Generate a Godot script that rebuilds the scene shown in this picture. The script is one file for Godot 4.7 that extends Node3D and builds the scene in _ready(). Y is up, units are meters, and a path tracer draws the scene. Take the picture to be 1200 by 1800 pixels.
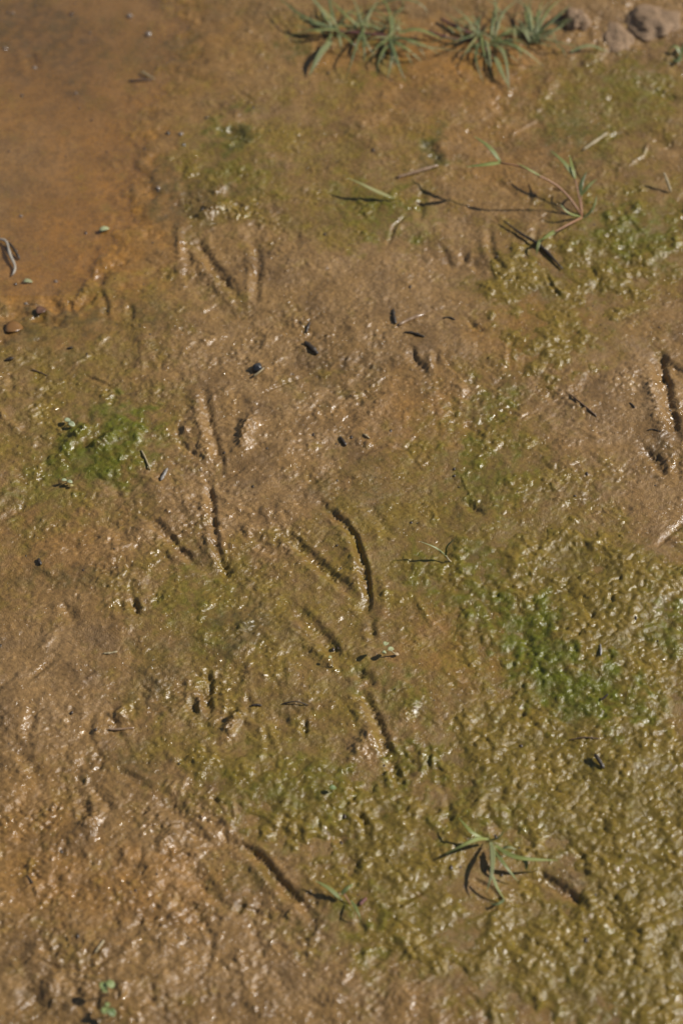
extends Node3D
# A wet clay bank with bird tracks, algae mats, a shallow puddle and young grass. Units are metres, y is up.

const STEP := 0.00085            # spacing of the fine part of the ground sheet
const X0 := -0.285
const X1 := 0.285
const Z0 := -0.545
const Z1 := 0.39
const MX := -0.5                 # area covered by the material maps
const MZ := -0.8
const MW := 1.0
const MH := 1.4
const WATER := -0.0024

var POOL := [
	[-0.2255, -0.4139, 0.1272, 0.0998, 1.3565, 1],
	[-0.1994, -0.2823, 0.0931, 0.0648, 1.4236, 1],
	[-0.2054, -0.2133, 0.0572, 0.0408, 1.4072, 1],
	[-0.1669, -0.4442, 0.0741, 0.0607, 1.3869, 0.7],
]

var ALGAE := [
	[-0.0265, 0.0757, 0.053, 0.0326, 0.007, 0.4],
	[0.0135, 0.0258, 0.0474, 0.0298, -0.0038, 0.35],
	[-0.0769, -0.2877, 0.0493, 0.0422, 1.4617, 0.8],
	[-0.0156, -0.321, 0.0467, 0.0449, 0.07, 0.5],
	[0.0152, -0.25, 0.0568, 0.0425, -0.0074, 0.8],
	[0.19, -0.3666, 0.064, 0.0574, -0.3099, 0.85],
	[0.1962, -0.2394, 0.0536, 0.0482, 2.0026, 0.9],
	[0.1488, -0.203, 0.0671, 0.0461, -0.0522, 0.6],
	[0.1269, -0.138, 0.0436, 0.034, -0.0799, 0.5],
	[-0.1576, -0.0533, 0.0598, 0.0497, 0.15, 0.9],
	[-0.1942, -0.1187, 0.0397, 0.0287, 0.0865, 0.55],
	[-0.1403, -0.1187, 0.0468, 0.0287, 0.0344, 0.45],
	[-0.0659, -0.1626, 0.0293, 0.0199, 0.0223, 0.3],
	[-0.1286, -0.1726, 0.0405, 0.025, 0.0315, 0.55],
	[-0.1744, -0.1429, 0.0364, 0.0195, 0.0284, 0.5],
	[0.0911, -0.0533, 0.0526, 0.0453, -0.1101, 0.75],
	[0.0542, 0.0258, 0.0745, 0.051, -0.0205, 0.75],
	[0.0173, -0.0264, 0.045, 0.0355, -0.012, 0.45],
	[-0.0143, -0.0997, 0.0286, 0.0142, 0.0019, 0.55],
	[-0.1856, -0.0087, 0.0413, 0.0262, 0.0531, 0.5],
	[-0.09, 0.0634, 0.0436, 0.0409, 0.3094, 0.75],
	[-0.0533, 0.0634, 0.0401, 0.037, 0.136, 0.65],
	[-0.013, 0.1235, 0.0649, 0.0468, 0.0063, 0.65],
	[-0.038, 0.1769, 0.0697, 0.026, 0.0028, 0.85],
	[-0.0125, 0.2062, 0.05, 0.0326, 0.0043, 0.95],
	[-0.0973, 0.1235, 0.0422, 0.0312, 0.0524, 0.45],
	[0.1309, 0.1039, 0.0805, 0.0743, 2.0072, 1],
	[0.1411, 0.1989, 0.0793, 0.072, -0.3394, 1],
	[0.0949, 0.1806, 0.0477, 0.0442, -0.2781, 0.9],
	[0.1504, 0.2863, 0.0676, 0.0538, 1.7714, 1],
	[0.0758, 0.2694, 0.0608, 0.051, -0.0879, 0.7],
	[0.0243, 0.2694, 0.0455, 0.0409, -0.0488, 0.8],
	[-0.0551, 0.2488, 0.0215, 0.0174, 0.0499, 0.5],
	[-0.1883, 0.0427, 0.037, 0.0209, 0.0382, 0.4],
	[-0.0163, -0.4442, 0.0448, 0.0368, 0.0122, 0.4],
	[0.008, -0.3812, 0.0318, 0.0205, -0.0021, 0.6],
	[-0.0664, -0.3322, 0.043, 0.0339, 0.0408, 0.35],
	[0.0506, -0.321, 0.0337, 0.0233, 1.6072, 0.5],
	[-0.1409, -0.4139, 0.0484, 0.036, 0.0633, 0.35],
	[-0.2203, -0.4504, 0.0368, 0.0246, 0.0639, 0.35],
	[0.121, 0.0427, 0.0875, 0.0502, -0.0258, 0.7],
	[0.138, -0.0175, 0.0416, 0.0351, -0.1483, 0.4],
	[-0.0958, 0.1581, 0.0351, 0.0151, 0.0099, 0.5],
	[0.0121, 0.283, 0.0422, 0.0303, -0.0062, 0.4],
]

var GREEN := [
	[-0.1342, -0.074, 0.0186, 0.0173, 0.4264, 0.9],
	[-0.15, -0.0443, 0.0332, 0.0225, 0.0535, 0.85],
	[-0.1863, -0.0175, 0.0209, 0.0175, 0.1944, 0.4],
	[0.0152, -0.266, 0.0229, 0.0161, -0.0058, 0.4],
	[0.0378, -0.2447, 0.0284, 0.0265, -0.0975, 0.5],
	[0.192, -0.2341, 0.0359, 0.0287, -0.1343, 0.55],
	[0.1599, -0.3266, 0.034, 0.029, 1.795, 0.5],
	[0.0922, -0.0832, 0.0199, 0.0192, 2.3245, 0.5],
	[0.0968, -0.0219, 0.0248, 0.0238, 2.2915, 0.3],
	[0.0829, 0.0757, 0.0206, 0.0171, -0.0807, 0.6],
	[0.1113, 0.1039, 0.0247, 0.017, 1.6649, 1],
	[0.136, 0.1274, 0.0276, 0.0194, -0.0602, 0.9],
	[0.161, 0.141, 0.0194, 0.0145, -0.0948, 0.6],
	[0.1094, 0.0757, 0.0183, 0.0138, -0.0647, 0.55],
	[0.0672, 0.0427, 0.0336, 0.0176, -0.011, 0.45],
	[0.026, 0.1235, 0.0227, 0.0156, -0.0104, 0.45],
	[0.0413, 0.1694, 0.0337, 0.0159, 1.5951, 0.4],
	[0.0121, 0.2762, 0.0203, 0.0181, 1.5994, 0.4],
	[0.1952, 0.0798, 0.0245, 0.0164, 1.7272, 0.6],
	[-0.0657, 0.0959, 0.0197, 0.016, 0.0557, 0.3],
	[0.0777, 0.217, 0.0249, 0.0179, -0.039, 0.4],
	[-0.0189, 0.1916, 0.044, 0.0202, 0.0023, 0.35],
	[-0.0742, -0.3294, 0.0147, 0.014, 1.276, 0.9],
	[0.0621, -0.3126, 0.0167, 0.0093, 1.6045, 0.8],
	[-0.0355, -0.4169, 0.0132, 0.0113, 1.5241, 0.6],
	[0.0241, -0.4019, 0.02, 0.0155, -0.0129, 0.6],
	[-0.0692, -0.2877, 0.0231, 0.0218, 0.2209, 0.3],
	[-0.0898, 0.0675, 0.0267, 0.0245, 0.2141, 0.3],
	[0.0798, -0.0308, 0.0268, 0.0242, 1.7533, 0.35],
	[0.2107, -0.3783, 0.036, 0.0291, -0.1495, 0.4],
]

var MAT := [
	[0.1478, 0.0959, 0.0655, 0.061, 2.1946, 1],
	[0.1442, 0.1989, 0.0663, 0.0578, -0.2221, 1],
	[0.0949, 0.1806, 0.041, 0.0377, 1.8646, 0.85],
	[0.1594, 0.2863, 0.0674, 0.0449, 1.7095, 1],
	[0.0986, 0.2996, 0.0391, 0.0361, -0.2984, 0.7],
	[0.0577, 0.266, 0.0365, 0.0307, -0.0679, 0.55],
	[0.0241, 0.2796, 0.0332, 0.0304, -0.0594, 0.6],
	[-0.0125, 0.2026, 0.0501, 0.0272, 0.0024, 0.95],
	[-0.0569, 0.1806, 0.0348, 0.0167, 0.0078, 0.6],
	[0.1916, -0.2289, 0.0457, 0.0412, -0.3637, 0.62],
	[0.1522, -0.1979, 0.0595, 0.0357, -0.0337, 0.58],
	[0.1447, -0.1332, 0.0471, 0.0291, -0.0359, 0.65],
	[0.0998, -0.1877, 0.0307, 0.0293, 2.0677, 0.45],
	[0.034, -0.2447, 0.0371, 0.034, 1.6533, 0.45],
	[-0.0845, -0.2877, 0.0384, 0.0345, 1.403, 0.5],
	[-0.15, -0.0443, 0.0332, 0.0225, 0.0535, 0.6],
	[-0.1341, -0.0716, 0.0189, 0.0179, 0.8224, 0.5],
	[0.0907, -0.0443, 0.0422, 0.0402, -0.4289, 0.45],
	[0.0402, 0.051, 0.0335, 0.0208, -0.0109, 0.35],
	[0.0309, 0.2312, 0.034, 0.0247, -0.0164, 0.6],
	[0.1379, 0.0427, 0.0706, 0.0293, -0.0124, 0.6],
	[0.0829, 0.0757, 0.0266, 0.0243, -0.1917, 0.6],
	[0.0124, 0.2277, 0.0247, 0.0213, -0.0165, 0.5],
	[0.0779, 0.0258, 0.0474, 0.0212, -0.0084, 0.35],
	[-0.0729, 0.0757, 0.0245, 0.0231, 1.2778, 0.4],
	[0.0381, 0.1731, 0.0261, 0.0222, 1.6337, 0.4],
	[-0.0143, -0.0973, 0.0214, 0.0066, 0.0006, 0.5],
]

var ORANGE := [
	[-0.204, -0.396, 0.0964, 0.0866, 1.1523, 0.75],
	[-0.183, -0.2133, 0.0677, 0.0556, 1.3488, 0.9],
	[-0.1569, -0.2768, 0.087, 0.0382, 1.497, 0.8],
	[-0.1094, -0.432, 0.0488, 0.0404, 1.445, 0.4],
	[0.0922, -0.4019, 0.0562, 0.0417, -0.041, 0.6],
	[0.0161, -0.4139, 0.0483, 0.03, -0.0037, 0.4],
	[0.0423, -0.0716, 0.0388, 0.0277, -0.018, 0.45],
	[-0.1068, 0.2557, 0.0519, 0.0207, 0.0096, 0.5],
	[0.0723, 0.0959, 0.0361, 0.0328, 1.7551, 0.6],
	[0.1235, -0.1429, 0.0328, 0.0292, -0.1919, 0.6],
	[0.1162, -0.3098, 0.0389, 0.0333, -0.1223, 0.3],
	[0.0393, -0.3493, 0.0472, 0.0286, -0.0085, 0.3],
	[-0.1727, 0.0258, 0.0373, 0.0254, 0.0647, 0.3],
	[-0.1665, 0.2348, 0.0425, 0.0276, 1.4347, 0.35],
]

var CLAY := [
	[0.06, -0.2236, 0.0338, 0.0312, -0.1364, 0.7],
	[0.0074, -0.203, 0.0744, 0.0308, -0.0006, 0.6],
	[-0.065, -0.1283, 0.044, 0.0428, 0.8436, 0.6],
	[0.0365, -0.1576, 0.0439, 0.0396, -0.0634, 0.7],
	[-0.0141, -0.0716, 0.06, 0.0369, 0.0035, 0.7],
	[0.1813, -0.0902, 0.0473, 0.0388, 1.8022, 0.95],
	[0.1482, -0.0716, 0.0319, 0.0275, -0.1822, 0.6],
	[-0.1655, 0.1235, 0.0433, 0.0354, 1.343, 0.8],
	[0.189, -0.0087, 0.0312, 0.0261, -0.1929, 0.7],
	[0.0767, 0.2453, 0.0217, 0.0207, -0.4625, 0.7],
	[0.1225, 0.2488, 0.0245, 0.0156, -0.0398, 1],
	[-0.0517, -0.0131, 0.0344, 0.0264, 0.0308, 0.6],
	[0.0127, 0.1731, 0.0159, 0.0149, -0.0444, 0.7],
	[0.1706, -0.4381, 0.0309, 0.0281, 1.9467, 0.8],
	[0.2234, -0.4381, 0.0431, 0.0323, 1.754, 1],
	[-0.006, 0.2996, 0.0359, 0.0265, 0.0035, 0.45],
	[-0.0863, 0.2348, 0.037, 0.0281, 0.0559, 0.4],
	[-0.0539, 0.2963, 0.0479, 0.0299, 0.0167, 0.4],
	[-0.0937, -0.0308, 0.0447, 0.0277, 1.5069, 0.4],
	[-0.2092, -0.3098, 0.034, 0.0304, 1.1336, 0.3],
]

var DARK_SPOTS := [  # darker ground colour: detritus blotches, plus spots set at pits, holes and cracks
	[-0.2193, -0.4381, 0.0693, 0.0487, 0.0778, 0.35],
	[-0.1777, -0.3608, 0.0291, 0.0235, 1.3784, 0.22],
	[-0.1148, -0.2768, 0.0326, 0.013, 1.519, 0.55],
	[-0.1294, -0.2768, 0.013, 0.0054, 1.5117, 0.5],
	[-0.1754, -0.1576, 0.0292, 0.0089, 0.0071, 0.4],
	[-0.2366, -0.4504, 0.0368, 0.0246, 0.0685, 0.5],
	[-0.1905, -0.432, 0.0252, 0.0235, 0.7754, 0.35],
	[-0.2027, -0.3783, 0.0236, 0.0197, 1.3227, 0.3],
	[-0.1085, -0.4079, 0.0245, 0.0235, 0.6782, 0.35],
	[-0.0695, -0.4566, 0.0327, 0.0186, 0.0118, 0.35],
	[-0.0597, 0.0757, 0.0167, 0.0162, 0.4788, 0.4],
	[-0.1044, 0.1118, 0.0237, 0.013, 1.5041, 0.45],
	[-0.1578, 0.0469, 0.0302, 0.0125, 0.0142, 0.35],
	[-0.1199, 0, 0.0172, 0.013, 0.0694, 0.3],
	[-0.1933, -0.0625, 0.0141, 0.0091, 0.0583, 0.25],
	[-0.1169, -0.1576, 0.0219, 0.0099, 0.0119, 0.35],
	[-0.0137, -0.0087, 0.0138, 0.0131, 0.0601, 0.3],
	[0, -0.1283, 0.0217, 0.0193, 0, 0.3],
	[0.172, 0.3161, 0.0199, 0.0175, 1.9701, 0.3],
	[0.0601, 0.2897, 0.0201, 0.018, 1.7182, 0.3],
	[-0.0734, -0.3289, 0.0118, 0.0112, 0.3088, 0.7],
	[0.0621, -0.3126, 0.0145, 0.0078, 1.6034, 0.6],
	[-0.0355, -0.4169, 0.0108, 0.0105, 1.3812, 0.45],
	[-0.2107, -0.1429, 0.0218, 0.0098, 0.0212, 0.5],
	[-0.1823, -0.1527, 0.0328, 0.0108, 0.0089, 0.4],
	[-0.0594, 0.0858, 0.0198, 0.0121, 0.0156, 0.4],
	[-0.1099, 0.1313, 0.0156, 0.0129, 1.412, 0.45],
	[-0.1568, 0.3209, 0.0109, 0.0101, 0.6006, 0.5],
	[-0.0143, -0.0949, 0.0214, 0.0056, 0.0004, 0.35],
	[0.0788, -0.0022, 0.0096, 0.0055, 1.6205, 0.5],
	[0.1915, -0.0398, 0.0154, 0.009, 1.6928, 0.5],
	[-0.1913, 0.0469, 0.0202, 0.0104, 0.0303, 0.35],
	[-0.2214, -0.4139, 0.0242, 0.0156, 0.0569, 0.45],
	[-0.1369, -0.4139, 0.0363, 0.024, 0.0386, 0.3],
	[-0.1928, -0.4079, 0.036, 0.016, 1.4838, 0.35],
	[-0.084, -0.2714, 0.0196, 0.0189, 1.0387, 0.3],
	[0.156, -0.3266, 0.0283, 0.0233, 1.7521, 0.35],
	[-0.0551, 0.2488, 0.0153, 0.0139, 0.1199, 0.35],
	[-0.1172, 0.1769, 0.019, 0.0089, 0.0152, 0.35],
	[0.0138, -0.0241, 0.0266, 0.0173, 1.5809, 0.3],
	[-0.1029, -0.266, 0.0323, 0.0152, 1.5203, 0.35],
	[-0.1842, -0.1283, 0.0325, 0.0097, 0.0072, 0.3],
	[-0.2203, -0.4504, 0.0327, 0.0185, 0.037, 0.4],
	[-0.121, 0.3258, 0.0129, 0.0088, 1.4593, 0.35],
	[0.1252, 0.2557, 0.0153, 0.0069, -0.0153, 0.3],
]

var LUMPS := [
	[-0.0878, -0.2714, 0.0306, 0.027, 0.1173, 1],
	[-0.0594, 0.0838, 0.0297, 0.0242, 0.0518, 0.8],
	[-0.1177, 0.0427, 0.0405, 0.0334, 0.1107, 0.6],
	[-0.1399, 0.217, 0.081, 0.0572, 0.0654, 0.9],
	[-0.0902, 0.2863, 0.0963, 0.0603, 0.0282, 1],
	[-0.0119, 0.3029, 0.0597, 0.0396, 0.0046, 0.9],
	[-0.0628, -0.0443, 0.0902, 0.0558, 1.5284, 0.7],
	[0.1067, -0.0902, 0.0712, 0.0468, -0.0333, 0.6],
	[-0.0965, 0.1429, 0.0708, 0.0383, 0.0181, 0.7],
	[-0.0916, 0.0215, 0.0747, 0.0426, 0.019, 0.6],
	[0.2107, -0.432, 0.0534, 0.048, -0.3534, 1],
	[-0.0825, -0.2236, 0.0601, 0.052, 0.0965, 0.7],
	[0.0157, 0.1989, 0.051, 0.0376, 1.5868, 0.8],
	[-0.0144, -0.1187, 0.0576, 0.0431, 0.0075, 0.8],
	[0.1758, -0.0625, 0.0599, 0.0454, 1.7431, 0.5],
	[-0.1758, -0.0625, 0.0648, 0.0557, 1.2837, 0.6],
	[0.0802, 0.2348, 0.0436, 0.0418, -0.5195, 0.7],
]

var TRACKS := [
	[0.0042, 0.0022, 0.7525, -0.0958, -0.2289, -0.0857, -0.2081, -0.0759, -0.1902, -0.0693, -0.1791],
	[0.0045, -0.0014, 1, -0.0995, -0.2263, -0.0901, -0.2055, -0.0795, -0.1877, -0.0679, -0.1701],
	[0.0033, 0.0017, 0.695, -0.0602, -0.2315, -0.0554, -0.2184, -0.0539, -0.203, -0.0555, -0.1877, -0.0564, -0.1651],
	[0.0039, -0.0011, 1, -0.0646, -0.2289, -0.0598, -0.2133, -0.0587, -0.1979, -0.0594, -0.1651],
	[0.0045, -0.0015, 1, -0.106, -0.2473, -0.1045, -0.2289, -0.1049, -0.204],
	[0.0028, 0.0012, 0.925, -0.103, -0.2394, -0.1009, -0.2055],
	[0.0023, 0.0015, 0.81, -0.1611, -0.1806, -0.1557, -0.1816, -0.1522, -0.1726, -0.151, -0.1586],
	[0.0023, 0.0013, 0.81, -0.1775, -0.1776, -0.173, -0.1601],
	[0.0023, 0.0011, 0.81, -0.1367, -0.1716, -0.134, -0.1552],
	[0.0049, -0.0011, 1, -0.1313, -0.1527, -0.1221, -0.1283],
	[0.0036, 0.0021, 0.695, -0.0864, -0.0997, -0.0834, -0.0763, -0.0777, -0.0533, -0.0745, -0.0389],
	[0.0043, -0.0015, 1, -0.0902, -0.0973, -0.0861, -0.0716, -0.0796, -0.0465],
	[0.0026, 0.002, 0.695, -0.0812, -0.0308, -0.0783, -0.0065, -0.0768, 0.0087, -0.0745, 0.0258, -0.07, 0.0393],
	[0.0036, -0.001, 1, -0.0844, -0.0131, -0.0804, 0.013, -0.0769, 0.0364],
	[0.003, 0.002, 0.695, -0.1156, 0.0035, -0.1019, 0.0194, -0.0954, 0.0292, -0.0869, 0.0376],
	[0.0041, -0.001, 1, -0.1069, 0.0215, -0.0978, 0.0351, -0.0891, 0.0439],
	[0.0038, 0.0024, 0.7525, -0.033, 0.0138, -0.022, 0.0279, -0.0118, 0.0406, 0.0023, 0.0552],
	[0.0046, -0.0012, 1, -0.0374, 0.0194, -0.027, 0.0321, -0.0134, 0.0489],
	[0.0054, 0.0022, 0.6375, -0.0293, 0.0684, -0.0182, 0.0798, -0.0082, 0.0939, -0.0007, 0.1058],
	[0.0045, -0.0008, 1, -0.0314, 0.0798, -0.0197, 0.0939, -0.0131, 0.1039],
	[0.0025, 0.0022, 0.81, -0.1226, 0.0634, -0.1183, 0.0765],
	[0.0028, 0.002, 0.695, -0.0845, 0.1204, -0.0761, 0.1188, -0.0756, 0.1332, -0.0752, 0.1459],
	[0.0029, -0.0012, 1, -0.086, 0.1228, -0.0786, 0.122],
	[0.0039, -0.0011, 1, -0.0803, 0.1294, -0.0796, 0.1486],
	[0.0024, 0.0015, 0.81, -0.0511, 0.1321, -0.0541, 0.1421, -0.0577, 0.1498],
	[0.0034, -0.0017, 1, -0.0541, 0.139, -0.0603, 0.1498, -0.0664, 0.1596],
	[0.002, 0.002, 0.695, -0.0205, 0.1482, -0.0205, 0.1574],
	[0.002, 0.0011, 0.925, -0.0321, 0.1498, -0.025, 0.1528, -0.0211, 0.1551],
	[0.002, 0.0012, 0.81, -0.0432, 0.1524, -0.0398, 0.1656],
	[0.0029, -0.0008, 1, -0.0443, 0.1486, -0.0389, 0.1619],
	[0.003, 0.0027, 0.58, -0.0137, -0.0087, 0.0017, 0.0078, 0.0075, 0.0173, 0.0112, 0.03, 0.0144, 0.0448, 0.016, 0.0634, 0.0159, 0.0716],
	[0.0041, -0.0013, 1, -0.0034, 0.0108, 0.0041, 0.0258, 0.0074, 0.0469, 0.0093, 0.0675],
	[0.0025, 0.0012, 0.81, 0.0166, 0.0777, 0.0184, 0.0939],
	[0.0037, 0.0015, 0.81, 0.0098, 0.1149, 0.0178, 0.1267],
	[0.0035, 0.0027, 0.6375, -0.0619, 0.227, -0.0494, 0.2319, -0.0416, 0.2383, -0.0337, 0.2505, -0.0259, 0.2591, -0.0191, 0.2667],
	[0.0027, 0.0015, 0.81, -0.0191, 0.2667, -0.0145, 0.2769, -0.0166, 0.2836, -0.0256, 0.287],
	[0.0042, -0.0014, 1, -0.0523, 0.2383, -0.0422, 0.2505, -0.0319, 0.2643],
	[0.0047, 0.002, 0.81, -0.0988, 0.1971, -0.0856, 0.2134, -0.0748, 0.2284],
	[0.0028, 0.0015, 0.81, -0.125, 0.1787, -0.1151, 0.1872, -0.103, 0.196],
	[0.0023, 0.0017, 0.695, -0.0517, 0.2643, -0.056, 0.2721],
	[0.0023, 0.0012, 0.81, -0.0531, 0.268, -0.0333, 0.2735],
	[0.0046, 0.0015, 0.925, -0.0837, 0.24, -0.0794, 0.254],
	[0.0038, 0.0016, 0.81, -0.0761, 0.2446, -0.0717, 0.2557, -0.0632, 0.2667],
	[0.0052, 0.002, 0.925, -0.1628, 0.32, -0.1518, 0.3274],
	[0.0033, 0.002, 0.81, -0.1394, 0.3154, -0.133, 0.3232],
	[0.0033, 0.0017, 0.81, -0.1291, 0.3144, -0.1261, 0.329],
	[0.0036, 0.002, 0.6375, 0.0104, 0.1255, 0.0193, 0.1467, 0.0248, 0.1649, 0.0279, 0.175, 0.0334, 0.1909, 0.0358, 0.1982],
	[0.0039, -0.0011, 1, 0.0058, 0.1352, 0.0144, 0.1543, 0.0206, 0.1731],
	[0.002, 0.0017, 0.695, 0.0484, 0.1656, 0.048, 0.1813],
	[0.0027, 0.0015, 0.81, 0.0087, 0.2062, 0.0149, 0.2248],
	[0.0033, -0.0008, 1, 0.0047, 0.2098, 0.0099, 0.2259],
	[0.0034, 0.0024, 0.695, 0.1009, 0.2529, 0.1087, 0.2494, 0.119, 0.2564, 0.13, 0.2667],
	[0.0046, -0.002, 1, 0.1074, 0.2453, 0.1195, 0.2481, 0.1282, 0.2557],
	[0.0023, 0.002, 0.695, 0.1272, 0.2319, 0.1312, 0.2376],
	[0.0061, 0.002, 0.81, 0.1386, 0.2609, 0.1481, 0.2762, 0.1527, 0.288],
	[0.0053, 0.0017, 0.81, 0.1717, 0.283, 0.1643, 0.3013],
	[0.0034, 0.0015, 0.81, 0.027, 0.2897, 0.0149, 0.3029],
	[0.0032, 0.002, 0.695, 0.0434, -0.1322, 0.0468, -0.1211, 0.0537, -0.1091],
	[0.0023, 0.0015, 0.81, 0.0549, -0.1298, 0.0599, -0.1273, 0.0597, -0.1163],
	[0.0032, -0.0013, 1, 0.0563, -0.1273, 0.056, -0.1139],
	[0.0023, 0.0011, 0.81, 0.0505, -0.1259, 0.0563, -0.1254],
	[0.0023, 0.0012, 0.81, 0.0656, -0.2226, 0.0714, -0.204],
	[0.0023, 0.0012, 0.81, 0.0824, -0.2195, 0.0789, -0.204],
	[0.0028, 0.0014, 0.81, 0.0974, -0.2404, 0.098, -0.2184, 0.1055, -0.1989],
	[0.0034, -0.001, 1, 0.0942, -0.2367, 0.0942, -0.2159, 0.1002, -0.1979],
	[0.005, 0.0034, 0.58, 0.2021, -0.1273, 0.2023, -0.1068, 0.2044, -0.0856, 0.2076, -0.057],
	[0.0036, 0.002, 0.695, 0.2013, -0.1259, 0.215, -0.1091],
	[0.0064, -0.0017, 1, 0.1942, -0.1091, 0.1966, -0.0809, 0.2003, -0.0533],
	[0.0086, -0.0017, 1, 0.1728, -0.0949, 0.1793, -0.1115, 0.1854, -0.1211],
	[0.0031, 0.002, 0.695, 0.1848, -0.0524, 0.1909, -0.0407],
	[0.0039, 0.0022, 0.695, 0.1921, -0.0465, 0.1968, -0.0273],
	[0.003, 0.002, 0.695, 0.0763, -0.0087, 0.0808, 0.0009],
	[0.0026, 0.0012, 0.81, 0.0817, -0.0044, 0.0848, 0.0043],
	[0.0052, -0.0014, 1, -0.0611, -0.0479, -0.0584, -0.0647, -0.0552, -0.0772],
	[0.0032, -0.0012, 1, -0.0992, -0.0634, -0.0897, -0.0735],
	[0.0026, 0.0012, 0.81, -0.0973, -0.0511, -0.0871, -0.0416],
	[0.0027, -0.0012, 1, -0.0824, -0.0884, -0.0706, -0.0987],
	[0.0033, -0.0012, 1, -0.0911, -0.1322, -0.0813, -0.1419],
	[0.0027, -0.0011, 1, -0.1563, -0.1332, -0.1502, -0.1453],
	[0.0032, -0.0014, 1, -0.1655, -0.057, -0.155, -0.068],
	[0.0031, -0.0014, 1, -0.1531, -0.0488, -0.1404, -0.0588],
	[0.0031, 0.0012, 0.81, -0.1575, -0.0786, -0.1554, -0.0625],
	[0.0028, 0.0012, 0.81, -0.1332, 0.1475, -0.1153, 0.152],
	[0.0029, -0.001, 1, -0.1349, 0.1459, -0.1161, 0.1498],
	[0.0032, 0.0013, 0.81, -0.1742, 0.1371, -0.1751, 0.1581],
	[0.0033, 0.0015, 0.81, -0.1637, 0.0675, -0.1548, 0.0798],
	[0.0032, 0.0011, 0.925, -0.1777, 0.1731, -0.167, 0.188],
	[0.0028, 0.0011, 0.925, -0.1384, 0.1916, -0.1299, 0.2026],
	[0.0031, 0.0013, 0.81, -0.1411, 0.1989, -0.1408, 0.2134],
	[0.0037, -0.0014, 1, -0.1417, 0.2134, -0.1332, 0.2241],
	[0.0059, 0.0024, 0.81, -0.0801, -0.3334, -0.067, -0.3255],
	[0.0049, 0.0022, 0.81, 0.0591, -0.321, 0.0649, -0.3031],
	[0.0045, 0.0015, 0.81, -0.2209, -0.4169, -0.2164, -0.4007],
	[0.0051, -0.0014, 1, -0.0967, -0.2526, -0.0817, -0.2596],
	[0.0048, 0.0015, 0.81, -0.1105, -0.266, -0.1005, -0.2526],
	[0.0048, -0.0013, 1, 0.0284, -0.0902, 0.0142, -0.0781],
	[0.0043, -0.0011, 1, 0.0018, -0.0809, -0.0071, -0.0693],
	[0.0037, -0.0011, 1, 0.0843, -0.0602, 0.0987, -0.0693],
	[0.0027, 0.001, 0.925, 0.1265, -0.0949, 0.1366, -0.0856],
	[0.0029, 0.0013, 0.81, 0.1303, 0.0572, 0.1364, 0.0675],
	[0.0029, 0.0013, 0.81, 0.1398, 0.0655, 0.1472, 0.0798],
	[0.0037, 0.0015, 0.81, 0.1055, 0.0879, 0.1097, 0.1039],
	[0.0025, 0.0012, 0.81, 0.0964, 0.1078, 0.0978, 0.1137],
	[0.0031, 0.0012, 0.81, -0.0047, 0.2206, 0.0031, 0.2312],
	[0.0029, 0.0012, 0.81, 0.0134, 0.0469, 0.0084, 0.0427],
	[0.0034, 0.0012, 0.925, -0.0358, 0.3046, -0.0267, 0.3161],
	[0.004, -0.0017, 1, -0.0119, 0.3177, 0, 0.3226],
	[0.0035, 0.0012, 0.81, 0.1066, -0.3608, 0.114, -0.3493],
	[0.0047, -0.0017, 1, 0.1362, -0.3608, 0.1495, -0.3871],
	[0.004, 0.0015, 0.81, 0.2142, -0.3724, 0.2333, -0.3637],
	[0.0044, 0.0017, 0.81, 0.2145, -0.3266, 0.2252, -0.3154],
	[0.0027, 0.0012, 0.81, -0.2078, -0.1091, -0.2066, -0.0949],
	[0.0027, 0.0011, 0.925, -0.1896, -0.1283, -0.1996, -0.1187],
	[0.0031, 0.0011, 0.925, -0.0944, -0.0488, -0.1059, -0.0716],
	[0.0025, 0.0012, 0.81, -0.0691, 0.0364, -0.0671, 0.0469],
	[0.0022, 0.0011, 0.81, -0.0208, -0.0308, -0.0166, -0.0219],
	[0.0035, 0.0011, 0.925, -0.1233, 0.2348, -0.116, 0.2453],
	[0.0031, 0.0012, 0.81, -0.1548, 0.247, -0.1496, 0.2557],
	[0.0023, 0.0013, 0.81, 0.0091, 0.2745, 0.0121, 0.283],
	[0.0034, 0.0011, 0.925, 0.0137, -0.0087, 0.0306, 0.0194],
	[0.0041, 0.0009, 1, -0.07, -0.1801, -0.063, -0.1651, -0.0599, -0.1567],
	[0.0041, 0.0008, 1, -0.0565, -0.1676, -0.0585, -0.1576],
	[0.0037, 0.0008, 1, -0.1036, -0.2071, -0.0961, -0.1877, -0.0844, -0.1676, -0.0621, -0.1576],
	[0.0033, 0.0009, 1, 0.0017, 0.0543, 0.0106, 0.0667, 0.0159, 0.0737],
	[0.0041, 0.0008, 1, -0.0016, 0.1039, 0.0082, 0.1126, 0.0156, 0.1216],
	[0.0038, 0.0008, 1, -0.0876, 0.0368, -0.0766, 0.0448, -0.0677, 0.0489],
	[0.0034, 0.0008, 1, -0.0707, 0.0385, -0.0677, 0.0489],
	[0.0039, 0.0007, 1, -0.0752, -0.0407, -0.0726, -0.0219, -0.0783, -0.0065],
	[0.0054, 0.0007, 1, -0.1192, -0.1283, -0.1075, -0.1091, -0.0908, -0.0949],
	[0.0076, -0.0008, 1, -0.1248, -0.1332, -0.1192, -0.1139, -0.1071, -0.0997],
	[0.0042, 0.0008, 1, 0.0423, -0.242, 0.0506, -0.2236],
	[0.0039, 0.0008, 1, -0.0758, 0.2277, -0.0619, 0.227],
	[0.0047, 0.0007, 1, -0.053, 0.2098, -0.0309, 0.2277],
	[0.0036, 0.0007, 1, -0.185, 0.1619, -0.1709, 0.1787],
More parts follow.
